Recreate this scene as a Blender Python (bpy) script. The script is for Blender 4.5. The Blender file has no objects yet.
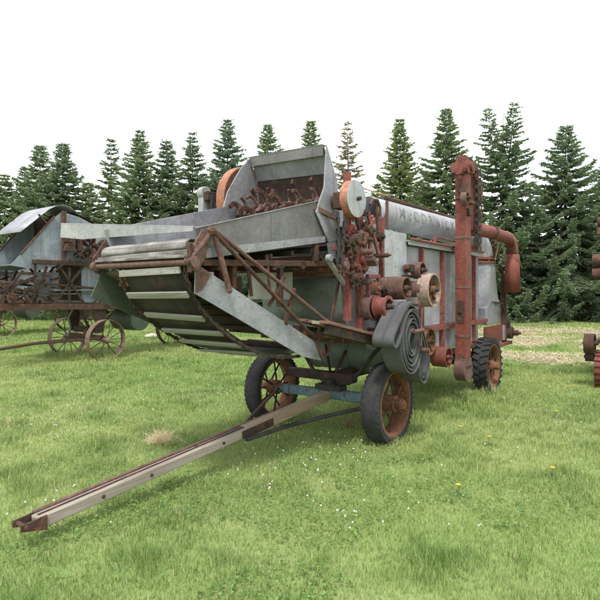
import bpy, bmesh, math, random
import numpy as np
from mathutils import Vector, Matrix

random.seed(7)
R = math.radians
SC = bpy.context.scene
COL = SC.collection
UP = Vector((0, 0, 1))

# ------------------------------------------------------------------ materials
def nn(nt, t, **kw):
    n = nt.nodes.new(t)
    for k, v in kw.items():
        setattr(n, k, v)
    return n

def new_mat(name):
    m = bpy.data.materials.new(name)
    m.use_nodes = True
    nt = m.node_tree
    nt.nodes.clear()
    out = nn(nt, 'ShaderNodeOutputMaterial')
    p = nn(nt, 'ShaderNodeBsdfPrincipled')
    nt.links.new(p.outputs[0], out.inputs['Surface'])
    return m, nt, p, out

def coords(nt, scale=(1, 1, 1), rnd=True):
    tc = nn(nt, 'ShaderNodeTexCoord')
    mp = nn(nt, 'ShaderNodeMapping')
    mp.inputs['Scale'].default_value = scale
    if rnd:
        oi = nn(nt, 'ShaderNodeObjectInfo')
        ml = nn(nt, 'ShaderNodeMath', operation='MULTIPLY')
        ml.inputs[1].default_value = 37.0
        nt.links.new(oi.outputs['Random'], ml.inputs[0])
        ad = nn(nt, 'ShaderNodeVectorMath', operation='ADD')
        nt.links.new(tc.outputs['Object'], ad.inputs[0])
        nt.links.new(ml.outputs[0], ad.inputs[1])
        nt.links.new(ad.outputs[0], mp.inputs[0])
    else:
        nt.links.new(tc.outputs['Object'], mp.inputs[0])
    return mp.outputs[0]

def noise(nt, vec, scale, detail=6, rough=.6, dist=0.0):
    n = nn(nt, 'ShaderNodeTexNoise')
    n.inputs['Scale'].default_value = scale
    n.inputs['Detail'].default_value = detail
    n.inputs['Roughness'].default_value = rough
    n.inputs['Distortion'].default_value = dist
    nt.links.new(vec, n.inputs['Vector'])
    return n.outputs['Fac']

def ramp(nt, fac, stops):
    r = nn(nt, 'ShaderNodeValToRGB')
    el = r.color_ramp.elements
    while len(el) < len(stops):
        el.new(0.5)
    for e, (p, c) in zip(el, stops):
        e.position = p
        e.color = (c, c, c, 1) if not isinstance(c, tuple) else (c[0], c[1], c[2], 1)
    nt.links.new(fac, r.inputs[0])
    return r.outputs['Color']

def mix(nt, fac, a, b, mode='MIX'):
    m = nn(nt, 'ShaderNodeMix', data_type='RGBA', blend_type=mode)
    for s, v in (('Factor', fac), ('A', a), ('B', b)):
        sock = [i for i in m.inputs if i.name == s and i.enabled][0]
        if isinstance(v, (int, float)):
            sock.default_value = v
        elif isinstance(v, tuple):
            sock.default_value = (v[0], v[1], v[2], 1)
        else:
            nt.links.new(v, sock)
    return [o for o in m.outputs if o.enabled][0]

def bump(nt, p, h, strength=.3, dist=.01):
    b = nn(nt, 'ShaderNodeBump')
    b.inputs['Strength'].default_value = strength
    b.inputs['Distance'].default_value = dist
    nt.links.new(h, b.inputs['Height'])
    nt.links.new(b.outputs[0], p.inputs['Normal'])

def weathered(name, a, b, rust=(.13, .05, .025), amount=.45, rough=.55, metal=0.0, bscale=60,
              bstr=.25, streak=.35, streakcol=(.10, .07, .05), mscale=3.0, rscale=5.0, grit=.35, grime=.5):
    """two-tone mottled surface with blotches of rust and long vertical streaks"""
    m, nt, p, out = new_mat(name)
    v = coords(nt)
    f1 = noise(nt, v, mscale, 8, .62)
    c = mix(nt, ramp(nt, f1, [(.3, 0.0), (.7, 1.0)]), a, b)
    f4 = noise(nt, v, 38, 4, .7)
    f4 = ramp(nt, f4, [(.3, 0.0), (.7, 1.0)])
    c = mix(nt, grit, c, mix(nt, f4, (.45, .43, .41), (1.35, 1.36, 1.37)), 'MULTIPLY')
    fb = ramp(nt, noise(nt, v, 1.7, 7, .62, .8), [(.36, 0.0), (.66, 1.0)])
    c = mix(nt, grime, c, mix(nt, fb, (.52, .49, .46), (1.12, 1.12, 1.12)), 'MULTIPLY')
    vs = coords(nt, (14, 14, .9))
    f3 = noise(nt, vs, 1.0, 6, .6)
    s = ramp(nt, f3, [(.52, 0.0), (.72, streak)])
    c = mix(nt, s, c, streakcol)
    f2 = noise(nt, v, rscale, 9, .68, .4)
    lo = .78 - .5 * amount
    rm = ramp(nt, f2, [(lo, 0.0), (min(lo + .13, .99), 1.0)])
    f5 = noise(nt, v, 16, 6, .7)
    rc = mix(nt, f5, tuple(x * .5 for x in rust), tuple(min(x * 1.6, 1) for x in rust))
    c = mix(nt, rm, c, rc)
    nt.links.new(c, p.inputs['Base Color'])
    ro = mix(nt, rm, (rough,) * 3, (.9,) * 3)
    nt.links.new(ro, p.inputs['Roughness'])
    if metal:
        mt = mix(nt, rm, (metal,) * 3, (0., 0., 0.))
        nt.links.new(mt, p.inputs['Metallic'])
    h = noise(nt, v, bscale, 5, .7)
    b1 = nn(nt, 'ShaderNodeBump'); b1.inputs['Strength'].default_value = .55; b1.inputs['Distance'].default_value = .035
    nt.links.new(noise(nt, v, 3.4, 3, .55), b1.inputs['Height'])
    b2 = nn(nt, 'ShaderNodeBump'); b2.inputs['Strength'].default_value = bstr; b2.inputs['Distance'].default_value = .010
    nt.links.new(h, b2.inputs['Height']); nt.links.new(b1.outputs[0], b2.inputs['Normal'])
    nt.links.new(b2.outputs[0], p.inputs['Normal'])
    return m

M = {}
M['galv'] = weathered('galvanised_sheet', (.280, .292, .328), (.392, .400, .430), amount=.36, rough=.5, metal=.12, streak=.55, streakcol=(.17, .145, .125))
M['galv_bright'] = weathered('bright_galvanised_sheet', (.365, .385, .430), (.468, .482, .515), amount=.33, rough=.5, metal=.1, streak=.5, streakcol=(.22, .18, .155))
M['galv_dull'] = weathered('dull_galvanised_sheet', (.158, .160, .160), (.225, .225, .222), amount=.33, rough=.55, metal=.1, streak=.5, streakcol=(.10, .09, .075))
M['galv_side'] = weathered('blue_grey_galvanised_sheet', (.275, .285, .330), (.385, .392, .428), amount=.36, rough=.5, metal=.1, streak=.4, streakcol=(.2, .165, .14))
M['galv_pale'] = weathered('chalky_zinc_sheet', (.31, .325, .345), (.44, .445, .455), amount=.30, rough=.65, streak=.55, streakcol=(.22, .20, .18))
M['galv_blue'] = weathered('bluish_zinc_sheet', (.22, .275, .32), (.33, .38, .41), amount=.36, rough=.55, metal=.1, streak=.65, streakcol=(.14, .095, .075))
M['rust'] = weathered('brown_rust', (.060, .034, .026), (.125, .064, .044), rust=(.16, .07, .036), amount=.5, rough=.9, streak=.2, bstr=.5, mscale=9.0, rscale=9.0, grit=.75, grime=.6)
M['rust_pink'] = weathered('dusty_pink_rust', (.135, .078, .066), (.21, .122, .102), rust=(.085, .04, .028), amount=.54, rough=.88, streak=.3, bstr=.4, mscale=9.0, rscale=9.0, grit=.75, grime=.6)
M['rust_rim'] = weathered('dusty_tan_rust', (.17, .115, .085), (.26, .19, .145), rust=(.08, .045, .03), amount=.5, rough=.9, mscale=9.0, rscale=9.0, grit=.6, grime=.6)
M['rust_dark'] = weathered('dark_rust', (.032, .023, .02), (.075, .046, .035), rust=(.14, .055, .03), amount=.45, rough=.9, streak=.2, bstr=.5, mscale=9.0, rscale=9.0, grit=.75, grime=.6)
M['rust_orange'] = weathered('orange_rust', (.19, .080, .036), (.29, .14, .07), rust=(.075, .036, .024), amount=.56, rough=.9, streak=.2, bstr=.4, mscale=9.0, rscale=9.0, grit=.75, grime=.6)
M['red'] = weathered('faded_red_paint', (.20, .042, .030), (.27, .080, .052), rust=(.095, .048, .032), amount=.56, rough=.65, streak=.55, streakcol=(.085, .042, .035), mscale=9.0, rscale=9.0, grit=.75, grime=.6)
M['red_pink'] = weathered('chalked_red_paint', (.25, .060, .052), (.32, .105, .088), rust=(.085, .045, .035), amount=.54, rough=.75, streak=.5, streakcol=(.10, .055, .045), mscale=9.0, rscale=9.0, grit=.75, grime=.6)
M['orange'] = weathered('faded_orange_paint', (.42, .15, .085), (.50, .25, .16), rust=(.26, .10, .06), amount=.5, rough=.7, streak=.3, mscale=9.0, rscale=9.0, grit=.75, grime=.6)
M['cream'] = weathered('cream_pulley_rim', (.38, .265, .215), (.47, .365, .31), rust=(.17, .075, .05), amount=.46, rough=.8, streak=.3, mscale=9.0, rscale=9.0, grit=.75, grime=.6)
M['blue'] = weathered('worn_blue_paint', (.105, .175, .215), (.17, .26, .30), rust=(.08, .055, .045), amount=.42, rough=.7, streak=.25, mscale=9.0, rscale=9.0, grit=.75, grime=.6)
M['green_grey'] = weathered('green_grey_sheet', (.13, .175, .15), (.20, .235, .205), amount=.32, rough=.55, metal=.1, streak=.35, streakcol=(.09, .085, .07))  # green reflected off the grass is painted in, for the throat sheet
M['dark_sheet'] = weathered('soiled_dark_sheet', (.018, .016, .011), (.048, .042, .031), amount=.4, rough=.8, streak=.3)
M['dark_green'] = weathered('grass_lit_dark_sheet', (.055, .08, .058), (.095, .125, .085), amount=.3, rough=.7, streak=.3)  # green grass reflection painted into the dark colour
M['belt'] = weathered('grey_rubberised_canvas', (.080, .083, .090), (.125, .128, .132), rust=(.14, .13, .12), amount=.36, rough=.75, bscale=160, bstr=.3, streak=.1)
M['belt_edge'] = weathered('frayed_belt_stripe', (.06, .065, .075), (.08, .085, .1), rust=(.1, .09, .08), amount=.2, rough=.8, streak=.1)
M['rubber'] = weathered('old_tyre_rubber', (.020, .0215, .024), (.046, .048, .052), rust=(.10, .085, .07), amount=.32, rough=.85, bscale=90, bstr=.5, streak=.15, mscale=9.0, rscale=9.0, grit=.75, grime=.6)
M['black'] = weathered('black_iron', (.022, .024, .026), (.05, .05, .05), rust=(.09, .05, .035), amount=.4, rough=.75, streak=.1, mscale=9.0, rscale=9.0, grit=.75, grime=.6)
M['white_letter'] = weathered('chalk_white_paint', (.6, .6, .58), (.7, .7, .68), amount=.25, rough=.7)
M['stone'] = weathered('pale_fieldstone', (.42, .40, .32), (.55, .52, .42), rust=(.3, .27, .2), amount=.3, rough=.9, streak=.0)
M['twine'] = weathered('yellow_twine', (.50, .36, .14), (.58, .44, .2), amount=.1, rough=.9)

def wood(name, a, b, dark, rough=.8, axis=0, amount=.4):
    m, nt, p, out = new_mat(name)
    sc = [26, 26, 26]; sc[axis] = 1.2
    v = coords(nt, tuple(sc))
    f = noise(nt, v, 1.0, 8, .62, .6)
    c = ramp(nt, f, [(.3, a), (.62, b)])
    v2 = coords(nt)
    f2 = noise(nt, v2, 4, 6, .65)
    c = mix(nt, ramp(nt, f2, [(.72 - amount * .4, 0.0), (.95 - amount * .4, .8)]), c, dark)
    sc2 = [60, 60, 60]; sc2[axis] = 1.6
    f3 = noise(nt, coords(nt, tuple(sc2)), 1.0, 3, .5)
    c = mix(nt, ramp(nt, f3, [(.62, 0.0), (.72, .55)]), c, tuple(x * .35 for x in dark))
    nt.links.new(c, p.inputs['Base Color'])
    p.inputs['Roughness'].default_value = rough
    bump(nt, p, f, .5, .008)
    return m

M['wood_grey'] = wood('weathered_grey_wood', (.21, .178, .142), (.355, .31, .262), (.11, .082, .06))
M['wood_slat'] = wood('bleached_slat_wood', (.205, .198, .180), (.335, .325, .30), (.09, .08, .065), axis=1, amount=.3)
M['wood_board'] = wood('weathered_board_wood', (.085, .075, .068), (.37, .36, .35), (.06, .05, .042), axis=1, amount=.8)
M['wood_new'] = wood('newer_tan_wood', (.23, .175, .11), (.36, .285, .19), (.15, .105, .065), axis=0, amount=.3)
M['floor_board'] = wood('brown_floor_boards', (.10, .075, .055), (.20, .155, .115), (.05, .035, .028), axis=1, amount=.5)
M['lit_pale_sheet'] = weathered('painted_lit_sheet', (.58, .58, .55), (.68, .68, .64), amount=.22, rough=.6, streak=.4, streakcol=(.3, .24, .18))  # near-white colour paints in the light on the panel under the feeder
M['wood_red'] = wood('red_stained_wood', (.14, .065, .05), (.23, .12, .095), (.06, .035, .03), axis=0, amount=.5)

def letter_mat():
    m, nt, p, out = new_mat('worn_black_lettering')
    v = coords(nt, rnd=False)
    f = noise(nt, v, 9, 8, .7)
    c = mix(nt, ramp(nt, f, [(.42, 0.0), (.68, .85)]), (.13, .125, .13), (.45, .47, .49))
    nt.links.new(c, p.inputs['Base Color'])
    p.inputs['Roughness'].default_value = .7
    return m
M['letter'] = letter_mat()

# ------------------------------------------------------------------ mesh builder
class MB:
    def __init__(self):
        self.v = []; self.f = []
    def add(self, vs, fs):
        o = len(self.v)
        self.v.extend(Vector(x) for x in vs)
        self.f.extend([tuple(i + o for i in f) for f in fs])
        return self
    def box(self, c, s, rot=None):
        x, y, z = s[0] / 2, s[1] / 2, s[2] / 2
        P = [Vector(q) for q in ((-x, -y, -z), (x, -y, -z), (x, y, -z), (-x, y, -z), (-x, -y, z), (x, -y, z), (x, y, z), (-x, y, z))]
        if rot is not None:
            P = [rot @ q for q in P]
        P = [q + Vector(c) for q in P]
        return self.add(P, [(0, 3, 2, 1), (4, 5, 6, 7), (0, 1, 5, 4), (1, 2, 6, 5), (2, 3, 7, 6), (3, 0, 4, 7)])
    def span(self, a, b):
        a, b = Vector(a), Vector(b)
        return self.box((a + b) / 2, [abs(q) for q in (b - a)])
    def beam(self, p, q, w, h, up=UP):
        p, q = Vector(p), Vector(q)
        d = q - p; L = d.length; d.normalize()
        s = d.cross(Vector(up))
        if s.length < 1e-4:
            s = d.cross(Vector((1, 0, 0)))
        s.normalize(); t = s.cross(d)
        rot = Matrix((d, s, t)).transposed()
        return self.box((p + q) / 2, (L, w, h), rot)
    def bars(self, pts, w, h, up=UP):
        for a, b in zip(pts, pts[1:]):
            self.beam(a, b, w, h, up)
        return self
    def tube(self, pts, r, n=10, caps=True):
        pts = [Vector(q) for q in pts]
        rs = r if isinstance(r, (list, tuple)) else [r] * len(pts)
        tang = []
        for i in range(len(pts)):
            a = pts[max(i - 1, 0)]; b = pts[min(i + 1, len(pts) - 1)]
            tang.append((b - a).normalized())
        s = tang[0].cross(UP)
        if s.length < 1e-3:
            s = tang[0].cross(Vector((1, 0, 0)))
        s.normalize()
        vs = []
        for i, p in enumerate(pts):
            t = tang[i]
            s = (s - t * s.dot(t)).normalized()
            u = t.cross(s)
            for k in range(n):
                a = 2 * math.pi * k / n
                vs.append(p + (s * math.cos(a) + u * math.sin(a)) * rs[i])
        fs = []
        for i in range(len(pts) - 1):
            for k in range(n):
                k2 = (k + 1) % n
                fs.append((i * n + k, i * n + k2, (i + 1) * n + k2, (i + 1) * n + k))
        if caps:
            fs.append(tuple(range(n - 1, -1, -1)))
            e = (len(pts) - 1) * n
            fs.append(tuple(e + k for k in range(n)))
        return self.add(vs, fs)
    def lathe(self, prof, o, ax, n=32, closed=True):
        """prof: (along, radius) list; closed profile ring -> solid of revolution"""
        o = Vector(o); ax = Vector(ax).normalized()
        s = ax.cross(UP)
        if s.length < 1e-3:
            s = ax.cross(Vector((1, 0, 0)))
        s.normalize(); u = ax.cross(s)
        m = len(prof); vs = []
        for k in range(n):
            a = 2 * math.pi * k / n
            d = s * math.cos(a) + u * math.sin(a)
            for (l, r) in prof:
                vs.append(o + ax * l + d * r)
        fs = []
        for k in range(n):
            k2 = (k + 1) % n
            for j in range(m if closed else m - 1):
                j2 = (j + 1) % m
                fs.append((k * m + j, k2 * m + j, k2 * m + j2, k * m + j2))
        return self.add(vs, fs)
    def drum(self, o, ax, L, r, r2=None, n=32):
        r2 = r if r2 is None else r2
        return self.lathe([(0, .0008), (0, r), (L, r2), (L, .0008)], o, ax, n, True)
    def plate(self, pts, off):
        pts = [Vector(q) for q in pts]; off = Vector(off); n = len(pts)
        vs = pts + [q + off for q in pts]
        fs = [tuple(range(n)), tuple(range(2 * n - 1, n - 1, -1))]
        for i in range(n):
            j = (i + 1) % n
            fs.append((i, i + n, j + n, j))
        return self.add(vs, fs)
    def rivets(self, a, b, n, nrm, r=.009):
        a, b, nrm = Vector(a), Vector(b), Vector(nrm)
        if n > 2: r = r * .68
        for i in range(n):
            p = a.lerp(b, i / max(n - 1, 1))
            self.lathe([(0, .0008), (0, r), (r * .5, r * .75), (r * .8, .0008)], p, nrm, 6)
        return self
    def link_chain(self, pts, pitch=.045, w=.03, h=.02):
        pts = [Vector(q) for q in pts]
        seg = []; acc = []
        for a, b in zip(pts, pts[1:]):
            n = max(1, round((b - a).length / pitch))
            for i in range(n):
                acc.append(a.lerp(b, i / n))
        acc.append(pts[-1])
        for i, (a, b) in enumerate(zip(acc, acc[1:])):
            d = b - a
            ww = w if i % 2 else w * .62
            s = Vector((0, 1, 0))
            if i % 2:
                self.beam(a - s * w * .4, b - s * w * .4, .006, h, up=s.cross(d))
                self.beam(a + s * w * .4, b + s * w * .4, .006, h, up=s.cross(d))
            else:
                self.beam(a, b, w * .6, h * .8, up=s.cross(d))
        return self
    def build(self, name, mat, parent=None, bevel=0.0, ang=38, smooth=True):
        me = bpy.data.meshes.new(name)
        me.from_pydata([tuple(q) for q in self.v], [], self.f)
        bm = bmesh.new(); bm.from_mesh(me)
        bmesh.ops.recalc_face_normals(bm, faces=bm.faces)
        bm.to_mesh(me); bm.free()
        me.materials.append(M[mat] if isinstance(mat, str) else mat)
        if smooth:
            me.polygons.foreach_set('use_smooth', [True] * len(me.polygons))
            me.set_sharp_from_angle(angle=R(ang))
        o = bpy.data.objects.new(name, me)
        COL.objects.link(o)
        if parent:
            o.parent = parent
        if bevel:
            b = o.modifiers.new('bevel', 'BEVEL')
            b.width = bevel; b.segments = 2; b.limit_method = 'ANGLE'; b.angle_limit = R(40)
        return o

def tag(o, label, cat, group=None, kind=None):
    if label: o['label'] = label
    if cat: o['category'] = cat
    if group: o['group'] = group
    if kind: o['kind'] = kind
    return o

def empty(name, loc, rz=0.0, label=None, cat=None, group=None):
    o = bpy.data.objects.new(name, None)
    COL.objects.link(o)
    o.location = loc; o.rotation_euler = (0, 0, rz); o.empty_display_size = .3
    return tag(o, label, cat, group)

def copy_tree(o, parent=None):
    c = o.copy(); COL.objects.link(c)
    if parent: c.parent = parent
    for ch in list(o.children):
        copy_tree(ch, c)
    return c

AX = (0, -1, 0)            # pulley axles stick out of the near side of a machine
ANG = R(53.4967)

# ------------------------------------------------------------------ shared pieces
def pulley(root, u, z, v0, v1, r, mat, rim=.014, spokes=4, flange=0.0, hub=.03, shaft_to=None, inner='rust', crown=0.0, label=None, face=None):
    """belt pulley with open face: rim, web/spokes, hub; v0 inner end, v1 outer end"""
    L = v0 - v1
    mb = MB()
    f = flange
    prof = [(0, r + f), (.02, r + f), (.021, r), (L * .5, r + crown), (L - .021, r), (L - .02, r + f), (L, r + f), (L, r - rim), (0, r - rim)]
    mb.lathe(prof, (u, v0, z), AX, 36)
    p = mb.build('pulley', mat, root, ang=30)
    w = MB()
    w.drum((u, v0 + .02, z), AX, L + .03, hub, n=16)
    for k in range(spokes):
        a = 2 * math.pi * k / spokes + .4
        w.beam((u + math.cos(a) * hub * .8, v0 - L * .55, z + math.sin(a) * hub * .8),
               (u + math.cos(a) * (r - rim * .6), v0 - L * .55, z + math.sin(a) * (r - rim * .6)), .022, .05, up=(0, 1, 0))
    w.build('hub', inner, p, bevel=.003)
    if face:
        d = MB(); d.lathe([(0, .0008), (0, r * .985), (.006, r * .985), (.012, r * .5), (.014, .0008)], (u, v1 - .002, z), AX, 36)
        d.build('face_disc', face, p)
    if shaft_to is not None:
        s = MB(); s.drum((u, shaft_to, z), AX, shaft_to - v1 + .05, .02, n=12)
        s.build('shaft', 'rust_dark', p)
    if label: p['label'] = label
    return p

def sprocket(root, u, z, v, r, teeth, mat, th=.03, hub=.04):
    mb = MB()
    mb.lathe([(0, r * .55), (0, r), (th, r), (th, r * .55)], (u, v, z), AX, 28)
    mb.drum((u, v + .03, z), AX, th + .07, hub, n=14)
    for k in range(teeth):
        a = 2 * math.pi * k / teeth
        c, s = math.cos(a), math.sin(a)
        mb.beam((u + c * r * .95, v - th / 2, z + s * r * .95), (u + c * (r + .03), v - th / 2, z + s * (r + .03)), th * .8, .025, up=(0, 1, 0))
    for k in range(4):
        a = math.pi / 2 * k + .3
        c, s = math.cos(a), math.sin(a)
        mb.beam((u + c * hub * .7, v - th / 2, z + s * hub * .7), (u + c * r * .6, v - th / 2, z + s * r * .6), .022, .03, up=(0, 1, 0))
    return mb.build('sprocket', mat, root)

def rubber_wheel(root, u, vc, r, w, lugs=False, steer=0.0, spokes=12, disc=True):
    """rubber tyre on a spoked steel rim; centre plane at v = vc, outer side towards -v"""
    W = empty('wheel', (u, vc, r - .025), steer); W.parent = root
    rr = r * .79
    t = MB()
    h = w / 2
    prof = [(-h * .86, rr), (-h, r * .86), (-h * .94, r * .955), (-h * .72, r * .99), (-.02, r), (.02, r), (h * .72, r * .99), (h * .94, r * .955), (h, r * .86), (h * .86, rr)]
    t.lathe(prof, (0, 0, 0), (0, 1, 0), 72)
    if lugs:
        n = 26
        for k in range(n):
            for s in (-1, 1):
                a = 2 * math.pi * (k + (.25 if s > 0 else -.25)) / n
                c, q = math.cos(a), math.sin(a)
                a2 = a + .10
                t.beam((math.cos(a2) * r * 1.005, s * .012, math.sin(a2) * r * 1.005), (c * r * .99, s * h * 1.0, q * r * .99), .045, .04, up=(c, 0, q))
    else:
        for k in range(46):      # worn ribs of the road tread
            a = 2 * math.pi * k / 46
            c, q = math.cos(a), math.sin(a)
            for s in (-1, 1):
                t.beam((c * r * .981, s * h * .55, q * r * .981), (c * r * .938, s * h * .985, q * r * .938), .022, .02, up=(c, 0, q))
    t.build('tyre', 'rubber', W, ang=28)
    m = MB()
    m.lathe([(-h * .9, rr + .012), (-h * .9, rr - .012), (-h * .6, rr - .03), (h * .6, rr - .03), (h * .9, rr - .012), (h * .9, rr + .012)], (0, 0, 0), (0, 1, 0), 56)
    m.build('rim', 'rust_orange', W, ang=30)
    hb = MB()
    hb.lathe([(.15, .0008), (.15, .04), (.05, .06), (.045, .085), (-.09, .085), (-.10, .065), (-.17, .058), (-.19, .045), (-.195, .0008)], (0, 0, 0), (0, 1, 0), 22)
    hb.build('hub', 'rust_orange', W, ang=30)
    sm = None
    for k in range(spokes):
        a = 2 * math.pi * k / spokes
        s = -1 if k % 2 else 1
        sp = MB()
        sp.tube([(math.cos(a) * .07, s * .06, math.sin(a) * .07), (math.cos(a) * (rr - .015), s * .02, math.sin(a) * (rr - .015))], .011, 8)
        sp.build('spoke', 'rust' if disc else 'rust_dark', W)
    return W

def steel_wheel(root, u, vc, r, w, spokes=14, mat='rust', cleats=False, sink=.02):
    W = empty('wheel', (u, vc, r - sink)); W.parent = root
    h = w / 2
    m = MB()
    m.lathe([(-h, r - .012), (-h, r), (h, r), (h, r - .012)], (0, 0, 0), (0, 1, 0), 64)
    if cleats:
        for k in range(20):
            a = 2 * math.pi * k / 20
            c, q = math.cos(a), math.sin(a)
            m.beam((c * (r + .012), -h, q * (r + .012)), (c * (r + .012), h, q * (r + .012)), .03, .03, up=(c, 0, q))
    m.build('rim', mat, W, ang=30)
    hb = MB()
    hb.lathe([(.12, .0008), (.12, .05), (.05, .07), (-.05, .07), (-.12, .05), (-.14, .035), (-.145, .0008)], (0, 0, 0), (0, 1, 0), 18)
    hb.build('hub', mat, W)
    for k in range(spokes):
        a = 2 * math.pi * k / spokes
        s = -1 if k % 2 else 1
        sp = MB()
        sp.tube([(math.cos(a) * .05, s * .07, math.sin(a) * .05), (math.cos(a) * (r - .006), s * h * .3, math.sin(a) * (r - .006))], .009, 6)
        sp.build('spoke', 'rust_dark', W)
    return W

# ================================================================== MAIN THRESHING MACHINE
T = empty('threshing_machine', (.95, 5.5, 0), ANG,
          'large grey threshing machine in the foreground with red grain elevator, rubber tyres and wooden drawbar', 'threshing machine', 'old threshing machines on the lawn')

# hull
b = MB()
b.plate([(-.38, .17, 1.08), (.72, .17, 1.08), (.90, .17, .78), (3.42, .17, .78), (3.42, .17, 2.14), (.66, .17, 2.14), (.64, .17, 2.24), (-.38, .17, 2.24)], (0, 1.26, 0))
b.build('body', 'galv', T, bevel=.006)
sp_ = MB()
# near-side sheets between the posts, each a shade proud of the hull
for (u0, u1, z0, z1) in ((.70, 1.10, 1.14, 2.12), (1.15, 1.79, 1.14, 2.12), (1.84, 2.47, 1.14, 2.12), (2.52, 3.10, 1.14, 2.12), (3.15, 3.41, 1.14, 2.12)):
    sp_.span((u0, .155, z0), (u1, .168, z1))
    sp_.rivets((u0 + .03, .155, z0 + .05), (u0 + .03, .155, z1 - .05), 9, AX, .007)
    sp_.rivets((u1 - .03, .155, z0 + .05), (u1 - .03, .155, z1 - .05), 9, AX, .007)
    sp_.rivets((u0 + .06, .155, z1 - .03), (u1 - .06, .155, z1 - .03), 6, AX, .006)
sp_.build('side_panel', 'galv', T, bevel=.002)
lp = MB()
for (u0, u1, z0, z1) in ((.93, 1.76, .80, 1.06), (1.82, 2.5, .80, 1.06), (2.56, 3.40, .80, 1.06)):
    lp.span((u0, .152, z0), (u1, .168, z1))
    lp.rivets((u0 + .03, .152, z0 + .03), (u1 - .03, .152, z0 + .03), 8, AX, .007)
lp.build('lower_panel', 'galv', T, bevel=.002)
fp = MB()
fp.span((.09, .125, 1.16), (.68, .145, 2.262))
for zz in (1.22, 2.23):
    fp.rivets((.12, .125, zz), (.65, .125, zz), 5, AX, .01)
fp.rivets((.65, .125, 1.3), (.65, .125, 2.2), 9, AX, .011)
fp.rivets((.12, .125, 1.3), (.12, .125, 2.2), 9, AX, .011)
for _ in range(9):
    q = (random.uniform(.18, .6), .125, random.uniform(1.3, 2.2)); fp.rivets(q, q, 1, AX, .009)
fp.build('front_side_panel', 'galv_bright', T, bevel=.002)
cp = MB()
cp.span((-.36, .14, 1.5), (.02, .165, 2.30))
for i in range(12):
    q = (random.uniform(-.3, -.03), .14, random.uniform(1.6, 2.25)); cp.rivets(q, q, 1, AX, .011)
cp.build('cylinder_side_panel', 'galv_bright', T, bevel=.002)
for (u, z0, z1, w, m) in ((.055, 1.12, 2.38, .05, 'red_pink'), (-.40, 1.10, 2.44, .05, 'red_pink'), (1.125, .80, 2.12, .045, 'red_pink'), (1.815, .80, 2.12, .045, 'red_pink'), (2.50, .80, 2.12, .045, 'red_pink'), (3.125, .80, 2.12, .045, 'red_pink'), (-.64, 1.3, 2.75, .045, 'red_pink')):
    p = MB(); w *= .8; p.span((u - w / 2, .10, z0), (u + w / 2, .118, z1)); p.span((u - w / 2, .118, z0), (u - w / 2 + .012, .17, z1))
    p.rivets((u, .10, z0 + .06), (u, .10, z1 - .06), 7, AX, .008)
    p.build('frame_post', m, T, bevel=.003)
p = MB(); p.span((.72, .10, 1.07), (1.10, .15, 1.13)); p.span((1.15, .10, 1.07), (1.79, .15, 1.13)); p.span((1.84, .10, 1.07), (3.74, .15, 1.13))
p.rivets((.8, .10, 1.10), (3.7, .10, 1.10), 22, AX, .008)
p.build('side_rail', 'red_pink', T, bevel=.003)
p = MB(); p.span((.84, .12, .70), (3.74, .165, .775)); p.span((.84, 1.435, .70), (3.74, 1.48, .775))
p.build('bottom_rail', 'rust', T, bevel=.004)
p = MB()
p.plate([(.66, .09, 2.165), (3.46, .09, 2.165), (3.46, .09, 2.185), (.66, .09, 2.185)], (0, 1.42, 0))
p.span((.66, .085, 2.13), (3.46, .10, 2.163))
p.build('roof', 'galv', T, bevel=.003)
p = MB(); p.tube([(.70, .07, 2.20), (3.42, .07, 2.20)], .016, 8)
for u in (1.4, 2.9):
    p.beam((u, .07, 2.2), (u, .07, 2.28), .03, .03)
p.tube([(1.5, .07, 2.29), (2.9, .07, 2.25)], .012, 8)
p.build('roof_rail', 'red_pink', T)
# cylinder housing
p = MB()
p.plate([(-.55, .32, 2.52), (-.12, .32, 2.38), (.62, .32, 2.27), (.62, .32, 2.245), (-.55, .32, 2.245)], (0, 1.06, 0))
p.build('cylinder_cover', 'galv', T, bevel=.006)

# feeder hood
HP = [(-.82, 3.0), (-.63, 2.68), (-.575, 2.10), (-.78, 2.06), (-1.0, 2.33), (-.86, 2.58)]
HPL = [(-.64, 3.08), (-.80, 2.92), (-1.00, 2.64), (-1.08, 2.40), (-.80, 2.06), (-.46, 2.10), (-.46, 2.66)]
p = MB(); p.plate([(a, .256, c) for a, c in HP], (0, .012, 0)); p.plate([(-.80, .256, 2.052), (-.575, .256, 2.092), (-.575, .256, 1.92), (-.77, .256, 1.90)], (0, .010, 0))
p.rivets((-.80, .256, 2.92), (-.62, .256, 2.62), 7, AX, .009)
p.rivets((-.96, .256, 2.34), (-.78, .256, 2.10), 5, AX, .009)
p.rivets((-.61, .256, 2.6), (-.60, .256, 2.15), 6, AX, .009)
p.build('hood_side', 'galv', T, bevel=.002)
p = MB(); p.plate([(a, 1.402, c) for a, c in HPL], (0, .012, 0)); p.build('hood_side', 'galv', T, bevel=.002)
p = MB(); p.plate([(-.80, .302, 2.985), (-.62, 1.40, 3.065), (-.525, 1.40, 2.83), (-.67, .302, 2.755)], (.010, 0, .006))
p.build('hood_back', 'galv', T, bevel=.002)
p = MB(); p.plate([(-.66, .302, 2.76), (-.515, 1.40, 2.835), (-.45, 1.40, 2.2), (-.585, .302, 2.2)], (.012, 0, 0)); p.build('hood_back', 'rust_dark', T, bevel=.002)  # dark backing added to darken the hood interior and hide sky light
p = MB(); p.plate([(-.825, .302, 3.0), (-.645, 1.40, 3.08), (-.635, 1.40, 2.98), (-.815, .302, 2.90)], (.008, 0, .002))
p.beam((-.81, .302, 3.004), (-.63, 1.40, 3.084), .035, .010)
p.build('hood_lip', 'galv_dull', T, bevel=.002)
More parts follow.
